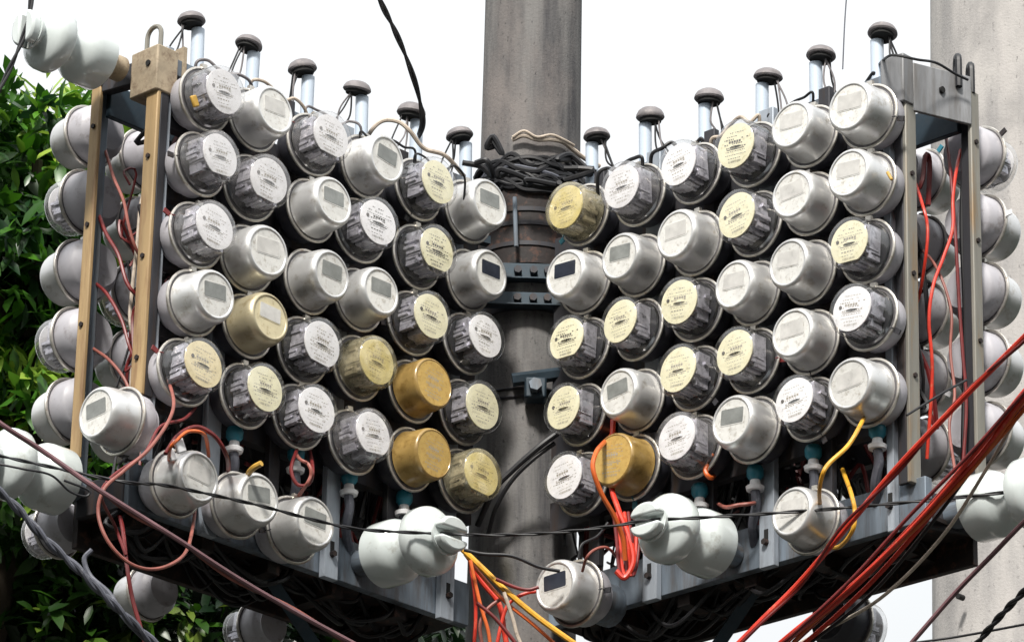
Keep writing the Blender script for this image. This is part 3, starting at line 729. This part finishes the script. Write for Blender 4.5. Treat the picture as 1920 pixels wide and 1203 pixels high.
# ------------------------------------------------------------------ porcelain insulators
def insulator(origin, axis, lab, saddle_up=True, scale=1.0, roll=0):
    Mx = frameM(origin, axis) @ Matrix.Rotation(roll, 4, 'Z') @ Matrix.Scale(scale, 4)
    t = thing('porcelain_insulator', lab, 'insulator', Mx, 'white porcelain insulators on the frame')
    q = MB(); q.lathe([(.034, -.075), (.034, .004), (.040, .004), (.040, .02)], 20, cap0=True, cap1=True); q.build('steel_pin', M['ochre_pale'] if 'top left' in lab else M['galv'], t)
    q = MB()
    q.lathe([(.034, .050), (.058, .020), (.072, .003), (.078, -.001), (.0830, .004), (.0840, .014), (.0835, .055), (.0815, .070), (.0740, .083), (.0640, .092), (.0560, .100), (.0515, .112),
             (.0500, .135), (.054, .145), (.0740, .144), (.0840, .146), (.0885, .152), (.0885, .176), (.0860, .186), (.0760, .195), (.0580, .202), (.0420, .207), (.0350, .211), (.0340, .217),
             (.040, .221), (.046, .223), (.0500, .227), (.0505, .235)], 40, cap1=True)
    q.build('body', M['porc'], t, smooth=38)
    q = MB()
    for s in (-1, 1):
        pts = []
        for k in range(13):
            a = math.pi*k/12
            x, y = .047*math.cos(a), .011+.034*math.sin(a)
            pts.append((x, s*y))
        if s < 0: pts.reverse()
        q.prism(pts, .232, .262)
    o = q.build('saddle', M['porc'], t, smooth=40, bevel=.008)
    return t, Mx
nl, nr = nv(-1), nv(1)
ins = {}
# front ones: bell centre on the photograph -> stand them off the beam face
def ins_at(px, py, normal, dist, lab, **k):
    p = hit(px, py, normal, dist); return insulator(p, normal, lab, **k)
i1 = ins_at(715, 1043, nl, NF+.055, 'white porcelain insulator under the left panel beside the pole')
i2 = ins_at(1338, 1025, nr, NF+.055, 'white porcelain insulator under the right panel beside the pole')
i3 = ins_at(186, 113, dv(-1), 1.165+.085, 'white porcelain insulator at the top left corner of the frame', scale=.96, roll=math.pi/2)
i4 = ins_at(115, 905, dv(-1), 1.165+.05, 'white porcelain insulator on the lower left end of the frame')
i5 = ins_at(1830, 955, dv(1), 1.235+.05, 'white porcelain insulator on the lower right end of the frame')

# ------------------------------------------------------------------ cables and wires
def wire(name, pts, r, m, lab, cat='wire', group=None, n=8, step=10, twist=0):
    q = MB(); c = spline(pts, step)
    if twist:
        # two strands twisted about each other
        for ph in (0, math.pi):
            v = []; s = 0; x = (c[1]-c[0]).orthogonal().normalized()
            for i, p in enumerate(c):
                tdir = (c[min(i+1, len(c)-1)]-c[max(i-1, 0)]).normalized(); x = (x-tdir*x.dot(tdir)).normalized(); y = tdir.cross(x)
                a = s*twist+ph; v.append(p+(x*math.cos(a)+y*math.sin(a))*r*.8)
                if i < len(c)-1: s += (c[i+1]-c[i]).length
            q.tube(v, r, n)
    else: q.tube(c, r, n)
    return tag(q.build(name, m), lab, cat, group)
def PX3(l): return [at(x, y, Y) for x, y, Y in l]

h1 = i1[1] @ Vector((0, 0, .248)); h2 = i2[1] @ Vector((0, 0, .248)); h4 = i4[1] @ Vector((0, 0, .248)); h5 = i5[1] @ Vector((0, 0, .248)); h3 = i3[1] @ Vector((0, 0, .248))
def sag(a, b, s, n=8): return [a.lerp(b, k/n)+Vector((0, 0, -s*4*(k/n)*(1-k/n))) for k in range(n+1)]
wire('service_cable', [h4+(h4-h1)*.2+Vector((0, 0, .01))]+[h4+Vector((0, -.02, 0))]+[hit(x, y, nl, n) for x, y, n in ((215, 900, .05), (300, 908, .03), (374, 922, .02), (490, 948, .018), (593, 975, .02), (680, 992, .06))]+[h1]+sag(h1, h2, .015)[1:]+sag(h2, h5, .01)[1:]+[h5+(h5-h2)*.3], .0027, M['rubber'],
     'thin black twisted cable strung across all the lower insulators', 'cable', step=24, twist=38)
wire('service_cable', [h3+(at(-10, 190, h3.y)-h3)*1.0, h3+Vector((.0, 0, 0)), h3+(at(62, -50, h3.y)-h3)*1.0], .0040, M['rubber'], 'black cable crossing the head of the top left insulator', 'cable', twist=30, step=20)
wire('service_cable', PX3([(690, -55, -.6), (712, 0, -.5), (748, 75, -.3), (775, 145, -.18), (788, 195, -.12), (792, 235, -.05), (775, 275, .05)]), .0046, M['rubber'], 'thick black cable dropping from above to the left panel', 'cable', twist=22, step=16)
wire('service_cable', PX3([(1590, -40, 1.2), (1584, 40, 1.2), (1580, 130, 1.2)]), .0022, M['rubber_grey'], 'faint grey line hanging in the sky above the right panel')

grp = 'red cables sweeping down in front of the right panel'
def W3(lab, l, r, m, group=None, **k): return wire('cable', PX3(l), r, m, lab, 'cable', group, **k)
W3('bright red cable crossing the right end frame, uppermost of the red ones', [(1990, 560, -1.9), (1920, 632, -1.75), (1800, 752, -1.5), (1680, 878, -1.3), (1590, 985, -1.15), (1500, 1090, -1.0), (1430, 1160, -.95), (1360, 1230, -.9)], .0068, M['red'], grp)
W3('thin dark red cable twisted along the uppermost bright red one', [(1990, 570, -1.9), (1920, 640, -1.76), (1800, 745, -1.5), (1685, 884, -1.3), (1580, 985, -1.16), (1505, 1093, -1.0), (1425, 1170, -.95), (1365, 1230, -.9)], .004, M['darkred'], grp)
bun = [((1990, 660), (1920, 742), (1830, 858), (1725, 975), (1610, 1090), (1500, 1178), (1440, 1230))]
specs = [('bright red cable at the upper edge of the right bundle', -6, -4, .006, 'red'), ('orange-red cable in the middle of the right bundle', 4, 6, .0055, 'orangew'), ('faded pink-red cable in the right bundle', 14, 6, .005, 'pink'),
         ('dark maroon cable along the top of the right bundle', -16, -10, .0045, 'darkred'), ('red cable at the lower edge of the right bundle', 22, 14, .0055, 'red'), ('black cable under the red bundle at right', 30, 22, .0045, 'rubber'), ('thin beige cable lowest in the right bundle', 40, 34, .0042, 'beige'),
         ('thin orange-red strand low in the right bundle', 10, 14, .0045, 'orangew'), ('second bright red strand inside the right bundle', -1, 3, .005, 'red'), ('thin red strand leaving the right bundle at the top', -10, 2, .004, 'red')]
rw = random.Random(21)
for lab, dx, dy, r, mm in specs:
    l = []
    for i, (x, y) in enumerate(bun[0]):
        k = .55+.45*math.sin(i*1.1+dx*.1)
        l.append((x+dx*k+rw.uniform(-3, 3), y+dy*k+rw.uniform(-3, 3), -1.7+.11*i+dx*.001))
    W3(lab, l, r, M[mm], grp)
W3('maroon and black cable crossing the pale pole', [(1990, 915, -1.5), (1920, 978, -1.4), (1860, 1040, -1.3), (1790, 1112, -1.2), (1700, 1215, -1.1)], .0058, M['purple'])
W3('black cable at the lower right corner in front of the pale pole', [(1980, 1050, -1.5), (1920, 1108, -1.4), (1870, 1160, -1.3), (1820, 1220, -1.2)], .005, M['rubber'], twist=60)
W3('thin black wire along the bottom right corner', [(1700, 1206, -1.2), (1800, 1192, -1.2), (1930, 1168, -1.3)], .003, M['rubber'])
# left side
W3('faded maroon cable running down from the lower left insulator', [(-60, 750, -1.4), (10, 800, -1.37), (80, 845, -1.32), (170, 908, -1.3), (260, 965, -1.25), (340, 1015, -1.2), (440, 1080, -1.1), (560, 1150, -1.0), (680, 1215, -.9)], .0062, M['purple'])
W3('second maroon cable twisted beside the first at lower left', [(170, 905, -1.28), (250, 966, -1.25), (330, 1008, -1.2), (430, 1082, -1.1), (550, 1140, -1.0), (665, 1215, -.9)], .0045, M['pink'])
W3('grey-blue twisted cable falling across the lower left corner', [(-20, 905, -1.4), (30, 950, -1.35), (85, 1010, -1.3), (150, 1070, -1.25), (210, 1130, -1.2), (300, 1215, -1.1)], .0062, M['rubber_grey'], twist=50)
W3('grey looped cable end at the lower left', [(172, 1030, -1.1), (158, 1048, -1.1), (170, 1080, -1.1), (205, 1112, -1.12), (235, 1160, -1.15), (290, 1215, -1.1)], .006, M['rubber_grey'])
W3('thin black wire hanging over the lower left insulator', [(-10, 868, -1.4), (40, 878, -1.4), (95, 890, -1.38), (130, 920, -1.35), (160, 930, -1.33), (165, 918, -1.33), (120, 900, -1.35)], .0028, M['rubber'])
W3('faded red wire looping below the left end meter', [(312, 700, -.62), (325, 765, -.88), (285, 835, -1.0), (235, 880, -1.05), (196, 915, -1.1), (184, 960, -1.1), (200, 1010, -1.1), (235, 1050, -1.08), (275, 1066, -1.05), (315, 1060, -1.0), (348, 1035, -.9), (362, 985, -.7), (368, 930, -.5)], .0044, M['pink'])
W3('dark red wire loop beside the left lower meters', [(370, 760, -.5), (345, 785, -.8), (300, 800, -.85), (270, 850, -.9), (210, 893, -.95), (190, 930, -1.0), (215, 985, -.8), (236, 1040, -.8)], .004, M['darkred'])
W3('dark red wire hanging down at the lower left', [(222, 960, -.6), (230, 990, -.75), (238, 1060, -.8), (248, 1120, -.8), (262, 1170, -.8), (275, 1215, -.8)], .0052, M['darkred'])
W3('red wire arching over the leftmost low meter', [(310, 850, -.85), (335, 815, -.82), (370, 800, -.8), (405, 820, -.78), (426, 858, -.72), (428, 890, -.5)], .0055, M['darkred'])
W3('bright red wire end beside the leftmost low meter', [(318, 905, -.5), (318, 845, -.84), (335, 822, -.86), (356, 808, -.85), (384, 816, -.8), (392, 860, -.5)], .0045, M['orangew'])
W3('red wire coil hanging under the left panel', [(575, 800, -.1), (556, 845, -.42), (546, 880, -.50), (558, 908, -.51), (580, 905, -.50), (586, 875, -.48), (575, 820, -.1)], .0048, M['darkred'])
W3('faded pink wire bow hanging under the left panel', [(548, 830, -.1), (560, 858, -.48), (578, 870, -.52), (583, 890, -.52), (570, 915, -.5), (552, 940, -.3), (540, 960, -.1)], .0045, M['pink'])
# wires in the open left end frame
g2 = 'wires inside the open left end frame'
W3('upper faded red wire slanting inside the left end frame', [(170, 225, -.45), (190, 262, -.5), (203, 300, -.55), (214, 335, -.58), (232, 378, -.62), (243, 430, -.64), (262, 480, -.62), (300, 520, -.5)], .0042, M['pink'], g2)
W3('second dark red wire slanting inside the left end frame', [(160, 380, -.45), (182, 398, -.52), (200, 440, -.58), (222, 478, -.62), (238, 530, -.64), (262, 560, -.62), (300, 600, -.5)], .005, M['darkred'], g2)
W3('third dark red wire slanting inside the left end frame', [(150, 505, -.45), (176, 528, -.52), (202, 553, -.58), (228, 600, -.62), (243, 650, -.64), (262, 690, -.62), (300, 720, -.5)], .0045, M['darkred'], g2)
W3('lowest red wire slanting inside the left end frame', [(145, 630, -.45), (170, 650, -.52), (204, 674, -.58), (234, 712, -.62), (252, 760, -.64), (262, 800, -.6)], .0042, M['pink'], g2)
W3('pale wire hanging down behind the tan left post', [(290, 300, -.52), (266, 375, -.58), (258, 450, -.6), (248, 540, -.6), (244, 600, -.6), (254, 650, -.6), (247, 700, -.6), (246, 780, -.6)], .005, M['beige'], g2)
# right end frame
g3 = 'wires inside the open right end frame'
W3('crimson wire bent inside the upper right end frame', [(1812, 235, -.45), (1795, 310, -.56), (1787, 370, -.6), (1786, 430, -.62), (1768, 485, -.64), (1750, 535, -.66), (1742, 600, -.66), (1748, 700, -.64), (1738, 860, -.6)], .0045, M['red'], g3)
W3('short red wire near the right front post', [(1712, 330, -.55), (1730, 385, -.66), (1739, 425, -.67), (1736, 480, -.66), (1722, 560, -.6), (1700, 600, -.5)], .0042, M['red'], g3)
W3('dark maroon wire falling inside the right end frame', [(1770, 230, -.5), (1783, 330, -.58), (1792, 450, -.62), (1798, 560, -.62), (1805, 660, -.62), (1812, 760, -.62), (1805, 880, -.62)], .0045, M['darkred'], g3)
W3('pink wire crossing inside the lower right end frame', [(1715, 455, -.5), (1755, 500, -.62), (1783, 580, -.65), (1782, 660, -.65), (1790, 740, -.66), (1780, 800, -.67), (1790, 880, -.68)], .0038, M['pink'], g3)
W3('dark blue-black cable beside the right back post', [(1812, 270, -.55), (1806, 420, -.55), (1812, 600, -.55), (1808, 880, -.55)], .010, M['rubber'], g3)
W3('black thin wire slanting across the right front post', [(1812, 712, -.9), (1770, 735, -.95), (1700, 778, -1.0)], .003, M['rubber'])
W3('black wire lying on the top rail of the right end frame', [(1640, 130, -.5), (1662, 108, -.75), (1680, 104, -.8), (1720, 112, -.8), (1755, 118, -.75), (1790, 138, -.7), (1815, 150, -.68)], .0035, M['rubber'])
W3('yellow insulated wire end above the middle low meter', [(468, 935, -.45), (464, 895, -.6), (474, 878, -.66), (490, 868, -.68)], .0075, M['yelltag'])
# centre bottom
g4 = 'bright wires hanging at the foot of the pole'
W3('thick yellow cable sweeping down right at the foot of the pole', [(868, 1030, -.15), (905, 1065, -.18), (950, 1108, -.2), (1010, 1158, -.22), (1090, 1215, -.25)], .0078, M['yellow'], g4)
W3('orange cable beside the thick yellow one', [(872, 1038, -.14), (900, 1075, -.16), (945, 1125, -.18), (1000, 1170, -.2), (1050, 1215, -.2)], .005, M['orangew'], g4)
for i, (l, mm, lab) in enumerate([
    ([(876, 1035), (900, 1085), (935, 1130), (945, 1180), (952, 1220)], 'red', 'bright red cable bending down at the foot of the pole'),
    ([(880, 1045), (890, 1110), (892, 1160), (888, 1215)], 'red', 'leftmost red cable hanging straight at the foot of the pole'),
    ([(950, 1115), (915, 1140), (900, 1170), (905, 1215)], 'pink', 'pink wire curving left at the foot of the pole'),
    ([(882, 1050), (900, 1130), (915, 1180), (920, 1215)], 'orangew', 'thin orange wire hanging at the foot of the pole'),
    ([(1005, 1108), (985, 1112), (960, 1125), (945, 1150), (930, 1215)], 'red', 'red wire leading from the lowest meter'),
    ([(1010, 1100), (990, 1105), (965, 1100), (930, 1085)], 'darkred', 'dark red wire left of the lowest meter'),
    ([(870, 1030), (905, 1038), (960, 1042), (1010, 1062), (1050, 1070)], 'rubber', 'black wire across the foot of the pole'),
    ([(895, 1130), (930, 1160), (975, 1215)], 'darkred', 'dark red wire lowest at the foot of the pole'),
    ([(945, 1110), (962, 1160), (970, 1190), (985, 1225)], 'beige', 'pale wire at the bottom edge under the lowest meter')]):
    W3(lab, [(x, y, -.12-.02*i) for x, y in l], .0048 if i else .007, M[mm], g4)
W3('orange-red cable hanging past the orange capped meter on the right', [(1165, 800, .1), (1130, 832, -.25), (1116, 852, -.36), (1112, 880, -.38), (1128, 925, -.36), (1152, 968, -.33), (1168, 1010, -.3), (1172, 1050, -.28)], .0062, M['orangew'])
W3('red cable hanging straight under the orange capped meter', [(1150, 780, -.15), (1146, 900, -.2), (1158, 950, -.24), (1178, 1000, -.26), (1188, 1050, -.27), (1172, 1082, -.27), (1155, 1070, -.27)], .0072, M['red'])
for i in range(5):
    dx = i*7
    W3(['first', 'second', 'third', 'fourth', 'fifth'][i]+' strand from the left in the red coil beside the right insulator', [(1150+dx, 960, -.24), (1156+dx, 1010, -.25-.004*i), (1160+dx, 1060, -.26), (1168+dx*.7, 1078, -.27), (1180+dx*.5, 1055, -.24), (1172+dx, 1000, -.2)], .0046, M['red'] if i % 2 else M['darkred'], 'strands of the red coil')
W3('salmon wire looping above the lowest meter', [(1092, 1070, -.25), (1100, 1045, -.3), (1115, 1030, -.3), (1138, 1026, -.28), (1158, 1045, -.22)], .0038, M['pink'])
W3('black cable wrapping diagonally round the lower pole', [(1045, 812, .02), (1010, 838, .02), (960, 882, .04), (925, 920, .06), (895, 985, .12)], .008, M['rubber'])
W3('black cable beside the diagonal one on the lower pole', [(1040, 830, .03), (1000, 860, .03), (960, 900, .05), (930, 950, .08), (915, 1000, .12)], .006, M['rubber'])
W3('black wire bow above the lowest meter', [(1085, 1045, -.3), (1092, 1020, -.3), (1120, 1005, -.28), (1140, 980, -.26)], .004, M['rubber'])
# right bottom
W3('yellow cable bending down from the right bottom row', [(1640, 740, -.4), (1614, 795, -.8), (1590, 835, -.86), (1555, 868, -.88), (1542, 890, -.88), (1536, 925, -.8), (1540, 960, -.5)], .0054, M['yellow'])
W3('lower yellow cable beside the pale faced low meter', [(1580, 880, -.55), (1596, 925, -.86), (1603, 960, -.90), (1598, 995, -.9), (1572, 1025, -.8), (1545, 1020, -.55)], .0054, M['yellow'])
W3('rusty red wire lying on the right bottom beam', [(1340, 940, -.2), (1360, 950, -.4), (1385, 946, -.44), (1415, 942, -.42), (1430, 930, -.2)], .005, M['pink'])
W3('orange wire loop under the right panel between the lowest meters', [(1345, 830, -.15), (1332, 862, -.33), (1322, 882, -.36), (1335, 895, -.34), (1350, 870, -.15)], .006, M['orangew'])
W3('red wire behind the right panel beside the third column', [(1330, 540, .1), (1340, 570, -.02), (1346, 600, -.04), (1340, 640, .1)], .007, M['red'])
W3('white wire rising behind the left pipes', [(668, 310, .05), (690, 255, -.08), (715, 228, -.1), (745, 228, -.1), (768, 245, -.1), (795, 278, -.08), (835, 292, -.05), (870, 330, .08)], .006, M['beige'])
tagw = MB().lathe([(.03, 0), (.034, .006), (.033, .02), (.02, .034), (.0005, .04)], 20, cap0=True)

# teal clamps with white feet hanging below the columns
for i, (x, y, s) in enumerate([(440, 812, -1), (655, 893, -1), (758, 932, -1), (1312, 918, 1), (1416, 884, 1), (1525, 846, 1), (1645, 806, 1), (555, 850, -1)]):
    p = hit(x, y, nv(s), NF+.02)
    t = thing('cable_connector', 'teal capped connector hanging under the %s panel, %s' % ('left' if s < 0 else 'right', {0: 'outermost', 1: 'third', 2: 'nearest the pole', 3: 'nearest the pole', 4: 'second from the pole', 5: 'third from the pole', 6: 'outermost, by the post', 7: 'beside the red coil'}[i]), 'connector', Matrix.Translation(p), 'teal connectors under the panels')
    q = MB(); q.lathe([(.014, -.022), (.021, -.012), (.022, .004), (.018, .014), (.008, .019)], 16, cap0=True, cap1=True); q.build('cap', M['teal'], t)
    q = MB(); q.lathe([(.022, -.050), (.024, -.040), (.014, -.034), (.012, -.020)], 14, cap0=True, cap1=True); q.build('foot', M['white'], t)
    q = MB(); q.tube(spline([(0, 0, -.05), (.003, .004, -.085), (-.004, .03, -.13), (.004, .07, -.17)], 4), .012, 8); q.build('tail', M['rubber_grey'], t)

# teal tape between upper left meters
for (x, y, n, lab) in [(455, 462, -.05, 'teal tape wrapped on a meter in the second left column')]:
    p = hit(x, y, nv(-1), n); q = MB(); q.box((-.014, -.018, -.004), (.014, .018, .004), frameM(p, nv(-1)) @ Matrix.Rotation(.7, 4, 'Z') @ Matrix.Rotation(.5, 4, 'X'))
    tag(q.build('tape_scrap', M['teal'], bevel=.003), lab, 'tape')
# small tags
for (x, y, s, n, w, h, mm, lab) in [(365, 190, -1, -.055, .020, .030, 'yelltag', 'amber tag stuck on the topmost left glass meter'), (337, 835, -1, .02, .03, .035, 'white', 'white plastic scrap above the leftmost low meter'),
                                 (322, 852, -1, -.04, .02, .03, 'white', 'white plug hanging beside the leftmost low meter'), (1668, 330, 1, -.062, .008, .030, 'yelltag', 'thin orange scrap of tape beside the second outermost right meter')]:
    p = hit(x, y, nv(s), n+.02); q = MB(); q.box((-w/2, -h/2, -.004), (w/2, h/2, .004), frameM(p, nv(s)) @ Matrix.Rotation(.5, 4, 'Z'))
    tag(q.build('plastic_tag', M[mm], bevel=.003), lab, 'tag')

rw2 = random.Random(77)
for side, xs, ys, nm in ((-1, PLx, [c[1] for c in CL], 'left'), (1, PRx, [c[1] for c in CR], 'right')):
    for i in range(5):
        a = at(xs[i]+(12 if side > 0 else -2), ys[i]+80+rw2.uniform(-6, 6), -.02-.11*abs(xs[i]-990)/110*.9)
        b = at(xs[i+1]+(-6 if side > 0 else -2), ys[i+1]+80+rw2.uniform(-6, 6), -.02-.11*abs(xs[i+1]-990)/110*.9)
        mids = [a.lerp(b, k/5)+Vector((0, rw2.uniform(-.02, .02), rw2.uniform(-.018, .022))) for k in range(1, 5)]
        wire('cable', [a+Vector((0, .03, -.05)), a]+mids+[b, b+Vector((0, .03, -.05))], rw2.uniform(.003, .0055), M[rw2.choice(['rubber', 'beige', 'cap', 'rubber'])],
             'cable draped on the top rail of the %s panel between its %s and %s pipes' % (nm, ['first', 'second', 'third', 'fourth', 'fifth'][i], ['second', 'third', 'fourth', 'fifth', 'sixth'][i]), 'cable', 'cables draped on the top rails')
for side, nm in ((-1, 'left'), (1, 'right')):
    q = MB()
    for k in range(34):
        t = rw2.uniform(0, 1.05); L_ = rw2.uniform(.12, .4); n = rw2.uniform(-.34, -.2); z = BOT+rw2.uniform(-.01, .004)
        pts = [A(side, t, n, BOT+.03), A(side, t+L_*.2, n+rw2.uniform(-.03, .03), z-rw2.uniform(.01, .05)), A(side, t+L_*.5, n+rw2.uniform(-.04, .04), z-rw2.uniform(.015, .075)), A(side, min(1.1, t+L_), n+rw2.uniform(-.03, .03), BOT+.03)]
        q.tube(spline(pts, 6), rw2.uniform(.003, .007), 6)
    o = q.build('hanging_wires', M['rubber']); o['kind'] = 'stuff'; tag(o, 'black wires hanging in loops from the bottom tray of the %s panel' % nm, 'wiring')

# uncountable inner wiring
for side in (-1, 1):
    for mm, cnt, nm in (('rubber', 230, 'black'), ('darkred', 80, 'dark red')):
        q = MB(); rr = random.Random(side*5+cnt)
        for k in range(cnt):
            t = rr.uniform(.0, 1.08); z = rr.uniform(-.62, .45); pts = []
            n = rr.uniform(-.32, -.20)
            for j in range(5):
                pts.append(A(side, min(1.12, max(0, t)), min(-.195, max(-.335, n)), max(-.68, min(.46, z)))); t += rr.uniform(-.08, .08); z += rr.uniform(-.22, .06) if rr.random() < .7 else rr.uniform(-.05, .12); n += rr.uniform(-.04, .04)
            q.tube(spline(pts, 4), rr.uniform(.003, .007), 5)
        o = q.build('inner_wiring', M[mm]); o['kind'] = 'stuff'
        tag(o, 'tangle of %s wires inside the %s panel between the steel uprights' % (nm, 'left' if side < 0 else 'right'), 'wiring')

# ------------------------------------------------------------------ trees behind at left
def project(v):
    d = Vector(v)-CAM; z = d.dot(fw); return 960+FPX*d.dot(rt)/z, 601.5-FPX*d.dot(up)/z
def leaf_arrays(pos, nrm, dirs, L, Wd):
    """pos (N,3); returns verts, faces of folded pointed leaves: 7 verts, 6 tris"""
    N = len(pos); side = np.cross(dirs, nrm); side /= np.linalg.norm(side, axis=1)[:, None]+1e-9
    nrm = np.cross(side, dirs)
    def pt(a, b, c): return pos + dirs*(a*L)[:, None] + side*(b*Wd)[:, None] + nrm*(c*L)[:, None]
    V = np.stack([pt(0, 0, 0), pt(.3, .45, .03), pt(.65, .42, .0), pt(1, 0, -.12), pt(.65, -.42, .0), pt(.3, -.45, .03), pt(.35, 0, -.01), pt(.68, 0, -.035)], 1).reshape(-1, 3)
    base = np.array([[0, 6, 1], [1, 6, 7], [1, 7, 2], [2, 7, 3], [0, 5, 6], [5, 4, 7], [5, 7, 6], [4, 3, 7]])
    F = (base[None]+np.arange(N)[:, None, None]*8).reshape(-1, 3)
    return V, F
def np_mesh(name, V, F, tone=None):
    me = bpy.data.meshes.new(name); me.vertices.add(len(V)); me.vertices.foreach_set('co', V.astype(np.float32).ravel())
    me.loops.add(len(F)*3); me.loops.foreach_set('vertex_index', F.astype(np.int32).ravel())
    me.polygons.add(len(F)); me.polygons.foreach_set('loop_start', np.arange(0, len(F)*3, 3, dtype=np.int32)); me.polygons.foreach_set('loop_total', np.full(len(F), 3, dtype=np.int32))
    me.update(calc_edges=True); me.validate()
    if tone is not None:
        a = me.attributes.new('tone', 'FLOAT', 'POINT'); a.data.foreach_set('value', tone.astype(np.float32))
    me.polygons.foreach_set('use_smooth', [True]*len(me.polygons))
    return me
def make_tree(lab, clumps, trunk, n_per, seed, leafL, single, leaf='leaf'):
    rs = np.random.RandomState(seed)
    t = thing('leafy_tree', lab, 'tree', Matrix.Translation(trunk), 'leafy trees behind the left side')
    q = MB(); crown_c = Vector((0, 0, 0))
    for c, r in clumps: crown_c += Vector(c)
    crown_c /= len(clumps)
    tp = Vector(trunk); topp = Vector((crown_c.x, crown_c.y, crown_c.z-.5))
    q.tube([Vector((0, 0, 0)), (topp-tp)*.5+Vector((.1, .1, 0)), topp-tp], .2, 10, taper=[1, .7, .45])
    q.build('trunk', M['bark'], t)
    for c, r in clumps:
        q = MB(); e = Vector(c)-tp; b = topp-tp
        q.tube(spline([b, b.lerp(e, .5)+Vector((0, 0, -.15)), e], 4), .05, 6, taper=[1-.08*k for k in range(9)]); q.build('limb', M['bark'], t)
    pos = []; tone = []; 
    for c, r in clumps:
        n = int(n_per*r[0]*r[2]*2)
        # twigs: leaves grow in whorls at the twig tips
        nt_ = max(3, n//9)
        u = rs.normal(size=(nt_, 3)); u /= np.linalg.norm(u, axis=1)[:, None]
        rad = rs.uniform(.45, 1.0, nt_)**.6
        tips = np.array(c)+u*rad[:, None]*np.array(r)
        axis = u*.6+rs.normal(size=(nt_, 3))*.35+np.array([0, -.2, .25]); axis /= np.linalg.norm(axis, axis=1)[:, None]
        tn = np.clip(.32+.28*np.sin(tips[:, 0]*7+tips[:, 2]*5+seed)+rs.normal(size=nt_)*.22, 0, .95)
        for k in range(9):
            d = axis*rs.uniform(.2, .8, nt_)[:, None]+rs.normal(size=(nt_, 3))*.55+np.array([0, 0, -.28]); d /= np.linalg.norm(d, axis=1)[:, None]
            pos.append(np.concatenate([tips+rs.normal(size=(nt_, 3))*.02, d], 1)); tone.append(tn+rs.uniform(-.1, .15, nt_))
    PD_ = np.concatenate(pos); tone = np.concatenate(tone)
    Pp, Dd = PD_[:, :3], PD_[:, 3:]
    nr_ = np.array([0, -.35, 1.0])+rs.normal(size=Pp.shape)*.45
    L_ = rs.uniform(.55, 1.35, len(Pp))*leafL; W_ = L_*rs.uniform(.30, .42, len(Pp))
    # leaves in view nearest the lens become objects of their own
    C3 = np.array(CAM); d = Pp-C3; z = d@np.array(fw); x = 960+FPX*(d@np.array(rt))/z; y = 601.5-FPX*(d@np.array(up))/z
    inv = (x > -20) & (y > -20) & (y < 1220) & ((x < 300) | (y > 1020))
    order = np.argsort(np.where(inv, z, 1e9))[:single]; order = order[inv[order]]
    mask = np.ones(len(Pp), bool); mask[order] = False
    V, F = leaf_arrays(Pp[mask], nr_[mask], Dd[mask], L_[mask], W_[mask])
    me = np_mesh('crown', V-np.array(trunk), F, np.repeat(tone[mask], 8)); me.materials.append(M[leaf])
    o = bpy.data.objects.new('crown', me); COL.objects.link(o); o.parent = t; o['kind'] = 'stuff'
    one = np.zeros((1, 3)); V1, F1 = leaf_arrays(one, np.array([[0, 0, 1.]]), np.array([[1., 0, 0]]), np.array([1.]), np.array([.36]))
    for tv in (0.1, .35, .6):
        pass
    lms = []
    for tv in (0.1, .35, .65):
        lm = np_mesh('leaf', V1, F1, np.full(8, tv)); lm.materials.append(M[leaf]); lms.append(lm)
    for i in order:
        xx = Vector(Dd[i]); zz_ = Vector(nr_[i]); yy = zz_.cross(xx).normalized(); zz_ = xx.cross(yy)
        s = L_[i]; pp = Vector(Pp[i])-Vector(trunk)
        o = bpy.data.objects.new('leaf', lms[min(2, int(max(0, tone[i])*4))]); COL.objects.link(o); o.parent = t
        o.matrix_local = Matrix(((xx.x*s, yy.x*s, zz_.x*s, pp.x), (xx.y*s, yy.y*s, zz_.y*s, pp.y), (xx.z*s, yy.z*s, zz_.z*s, pp.z), (0, 0, 0, 1)))
    return t
def cl_at(px, py, Y, r): return (tuple(at(px, py, Y)), r)
c1 = [cl_at(70, 300, 2.6, (.40, .5, .16)), cl_at(150, 330, 3.0, (.36, .5, .2)), cl_at(-60, 370, 2.9, (.5, .6, .26)), cl_at(60, 420, 3.1, (.45, .6, .3)), cl_at(0, 540, 2.8, (.45, .6, .25)), cl_at(60, 560, 3.0, (.3, .5, .2)), cl_at(60, 700, 3.2, (.5, .6, .3)), cl_at(30, 640, 3.3, (.5, .6, .3)), cl_at(220, 380, 3.4, (.22, .4, .22)), cl_at(250, 480, 3.6, (.2, .4, .25)), cl_at(230, 700, 3.6, (.3, .5, .22)), cl_at(30, 860, 3.0, (.5, .6, .3)), cl_at(-100, 700, 3.4, (.6, .6, .5))]
make_tree('leafy green tree rising behind the left end frame', c1, (-3.2, 3.4, GZ), 6000, 2, .095, 170)
c2 = [cl_at(80, 1050, 3.4, (.6, .6, .35)), cl_at(250, 1080, 3.6, (.5, .6, .35)), cl_at(430, 1150, 3.4, (.5, .6, .28)), cl_at(600, 1190, 3.7, (.5, .6, .25)), cl_at(760, 1230, 3.9, (.4, .5, .2)), cl_at(300, 1240, 3.4, (.8, .6, .3)), cl_at(-60, 1160, 3.6, (.6, .6, .5)), cl_at(280, 960, 4.2, (.4, .4, .25)), cl_at(500, 1050, 4.4, (.35, .4, .2)), cl_at(60, 1000, 4.4, (.6, .5, .4)), cl_at(250, 1180, 4.6, (.8, .5, .4)), cl_at(640, 1240, 4.6, (.7, .5, .25))]
make_tree('green tree crown with shade in its leaf colour, filling the view below the left panel', c2, (-1.9, 4.2, GZ), 4200, 9, .095, 120, 'leaf_shaded')
print('objects', len(bpy.data.objects))
